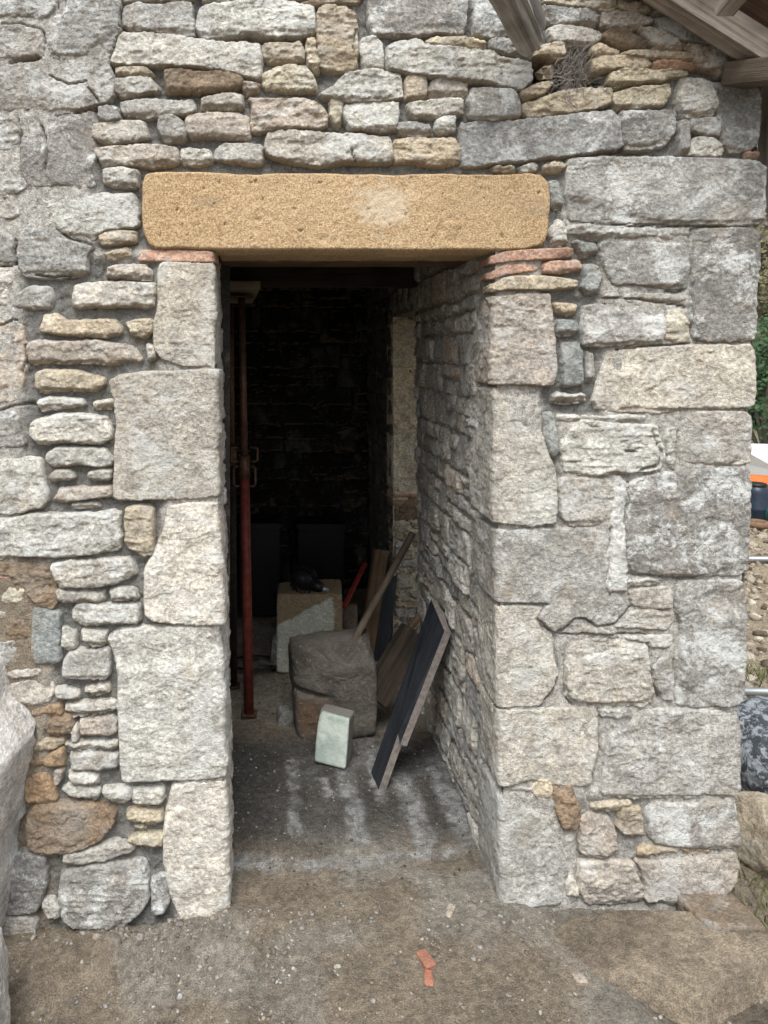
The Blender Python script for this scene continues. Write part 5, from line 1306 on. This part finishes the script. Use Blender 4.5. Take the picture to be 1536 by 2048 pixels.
# brown timber between stone and board
o = beam('timber_offcut', pb(748, 1398, .98) , pb(826, 1262, 1.10), .115, .06, M['wood_dark'], up=(.45, -1, .5), seed=36, crack=.004, rough=.004); tag(o, 'thick brown timber offcut leaning between the hollowed stone and black board', 'timber')
o = beam('short_stick', pb(812, 1268, 1.12), pb(838, 1234, 1.16), .022, .022, M['wood_brown'], seed=37); tag(o, 'short reddish stick end above the timber offcut', 'stick')
# the black board
def black_board():
    A = G(742, 1545, .004); B = G(757, 1580, .0); C_ = G(757, 1580, 0)
    def q(px_, py_, dist): return Vector(((px_ - CX) / F * dist, dist - D0, EYE + (CY - py_) / F * dist))
    tl = q(862, 1198, 3.06); tr = q(889, 1262, 2.84); bl = A; br = B
    n1 = q(795, 1470, 2.85); n2 = q(806, 1488, 2.845)
    front_ = [bl, br, q(796, 1468, 2.852), q(800, 1489, 2.85), tr, tl]
    nrm = (br - bl).cross(tl - bl).normalized()
    if nrm.y > 0: nrm = -nrm
    th = .022
    bm = bmesh.new(); f = [bm.verts.new(v_) for v_ in front_]; bk = [bm.verts.new(v_ - nrm * th + Vector((.006, 0, 0))) for v_ in front_]
    f1 = bm.faces.new(f); f2 = bm.faces.new(bk[::-1]); f1.material_index = 0; f2.material_index = 0
    for i in range(len(f)):
        ff = bm.faces.new((f[i], bk[i], bk[(i + 1) % len(f)], f[(i + 1) % len(f)])); ff.material_index = 1
    bmesh.ops.recalc_face_normals(bm, faces=bm.faces)
    # local X along the board for the grain
    o = bm_obj('black_board', bm, None, mats=[M['board_dark'], M['board_edge']])
    Rm = frame_mat(bl, tl, nrm).to_4x4(); Rm.translation = bl
    o.data.transform(Rm.inverted()); o.matrix_world = Rm
    return tag(o, 'black coated board with broken end leaning on the side wall', 'board')
black_board()
# small items on the floor
o = rock('loose_stone', G(575, 1450) + Vector((-.0, .05, -.01)), (.045, .05, .03), M['stone'], seed=61, sub=4, amp=.006, tint=(.16, .155, .14, .2)); tag(o, 'flat grey stone at the left foot of the hollowed stone', 'stone', 'loose stones on the floor')
o = rock('loose_stone', G(556, 1348) + Vector((.0, .06, 0)), (.035, .05, .10), M['stone'], seed=62, sub=4, amp=.006, tint=(.15, .15, .145, .2)); tag(o, 'grey upright stone touching the left side of the plastered block', 'stone', 'loose stones on the floor')
o = rock('loose_stone', G(700, 1330) + Vector((.01, .12, 0)), (.04, .05, .15), M['stone'], seed=63, sub=4, amp=.01, tint=(.26, .2, .15, .1)); tag(o, 'brown upright stone right of the plastered block', 'stone', 'loose stones on the floor')
cb = [G(470, 1322, .012), G(510, 1305, .014), G(545, 1318, .012), G(575, 1334, .014), G(592, 1338, .02)]
tag(tube('metal_bar', [G(520, 1322, .03), G(592, 1338, .02)], .009, M['galv'], None, 10), 'thin grey metal bar lying on the floor by the red prop', 'bar')
pts = [G(470 + 60 * math.cos(t) * (1 - t * .02) + 40, 1326 + 14 * math.sin(t), .012 + .003 * t) for t in np.linspace(0, 12.5, 60)]
tag(tube('cable', pts, .005, M['black'], None, 8), 'coil of black cable on the floor behind the props', 'cable')
for i, (px_, py_, w_) in enumerate(((806, 1392, .03), (770, 1400, .02))):
    pass
tag(tube('wood_sliver', [G(765, 1405, .006), G(778, 1388, .05)], .004, M['wood_pale'], None, 6), 'pale wood sliver sticking up beside the hollowed stone', 'wood')
# dim clutter in the back of the room
for i, (px_, w_, h_, d_) in enumerate(((520, .25, .55, 2.55), (640, .3, .5, 2.75))):
    x_ = (px_ - CX) / F * (D0 + d_); e = empty('storage_box', (x_, d_, .01), ['dark box standing in the gloom behind the props', 'dark box in the gloom behind the work light'][i], 'box', 'dark boxes at the back of the room')
    box('carton', Vector((x_, d_, h_ / 2 + .01)), (w_, .25, h_), M['black'], e, bevel=.01); box('lid', Vector((x_, d_, h_ + .03)), (w_ + .02, .27, .035), M['black'], e, bevel=.006)
# brick fragments and flakes on the soil
o = rock('brick_fragment', G(862, 1985, -.01) + Vector((0, .03, -.004)), (.011, .022, .011), M['brick'], rot=(0, 0, -.2), seed=71, sub=4, amp=.003, chips=3); tag(o, 'red brick fragment on the soil before the doorway, lower half', 'brick fragment', 'brick fragments on the soil')
o = rock('brick_fragment', G(853, 1935, -.01) + Vector((0, .012, -.004)), (.017, .030, .012), plain_stone('dull_brick', (.28, .12, .08), (.34, .18, .12), (.2, .13, .1)), rot=(0, 0, .35), seed=72, sub=4, amp=.003, chips=3); tag(o, 'dull brick fragment on the soil just above the red one', 'brick fragment', 'brick fragments on the soil')
labs = [(1158, 1962, .028, .016, (.36, .29, .22), 'tan stone flake on the soil before the right jamb'), (340, 1930, .022, .02, (.33, .33, .31), 'angular grey flake on the soil below the left jamb'), (318, 1945, .016, .014, (.34, .34, .32), 'pointed grey chip left of the angular grey flake'), (323, 1903, .010, .009, (.42, .42, .40), 'round white pebble under the left jamb'),
        (360, 1995, .010, .008, (.36, .37, .37), 'smooth grey pebble at the bottom left of the soil'), (436, 1955, .012, .006, (.45, .41, .35), 'cream chip on the soil below the left jamb foot'), (900, 1822, .05, .010, (.42, .36, .28), 'thin pale edge of stone in the soil at the threshold'), (675, 1935, .008, .007, (.5, .48, .44), 'tiny white chip on the soil before the doorway'),
        (32, 1940, .018, .014, (.33, .15, .10), 'reddish chip beside the low pale rock'), (120, 1960, .026, .012, (.25, .23, .2), 'long brown grey chip on the soil lower left')]
for i, (px_, py_, a_, b_, cc, lab) in enumerate(labs):
    zf = gz(G(px_, py_).x, G(px_, py_).y); p = G(px_, py_, zf); tag(rock('stone_chip', p + Vector((0, 0, -.002)), (a_ * .6, b_ * 1.1, b_ * .45), M['stone'], rot=(0, 0, i * .7), seed=80 + i, sub=3, amp=.002, tint=(*cc, .3), chips=4), lab, 'stone chip', 'stone chips on the soil')
# small dark clods on the doorway floor
rs = random.Random(8)
print('stones', SEED[0], 'verts', sum(len(m_.vertices) for m_ in bpy.data.meshes))
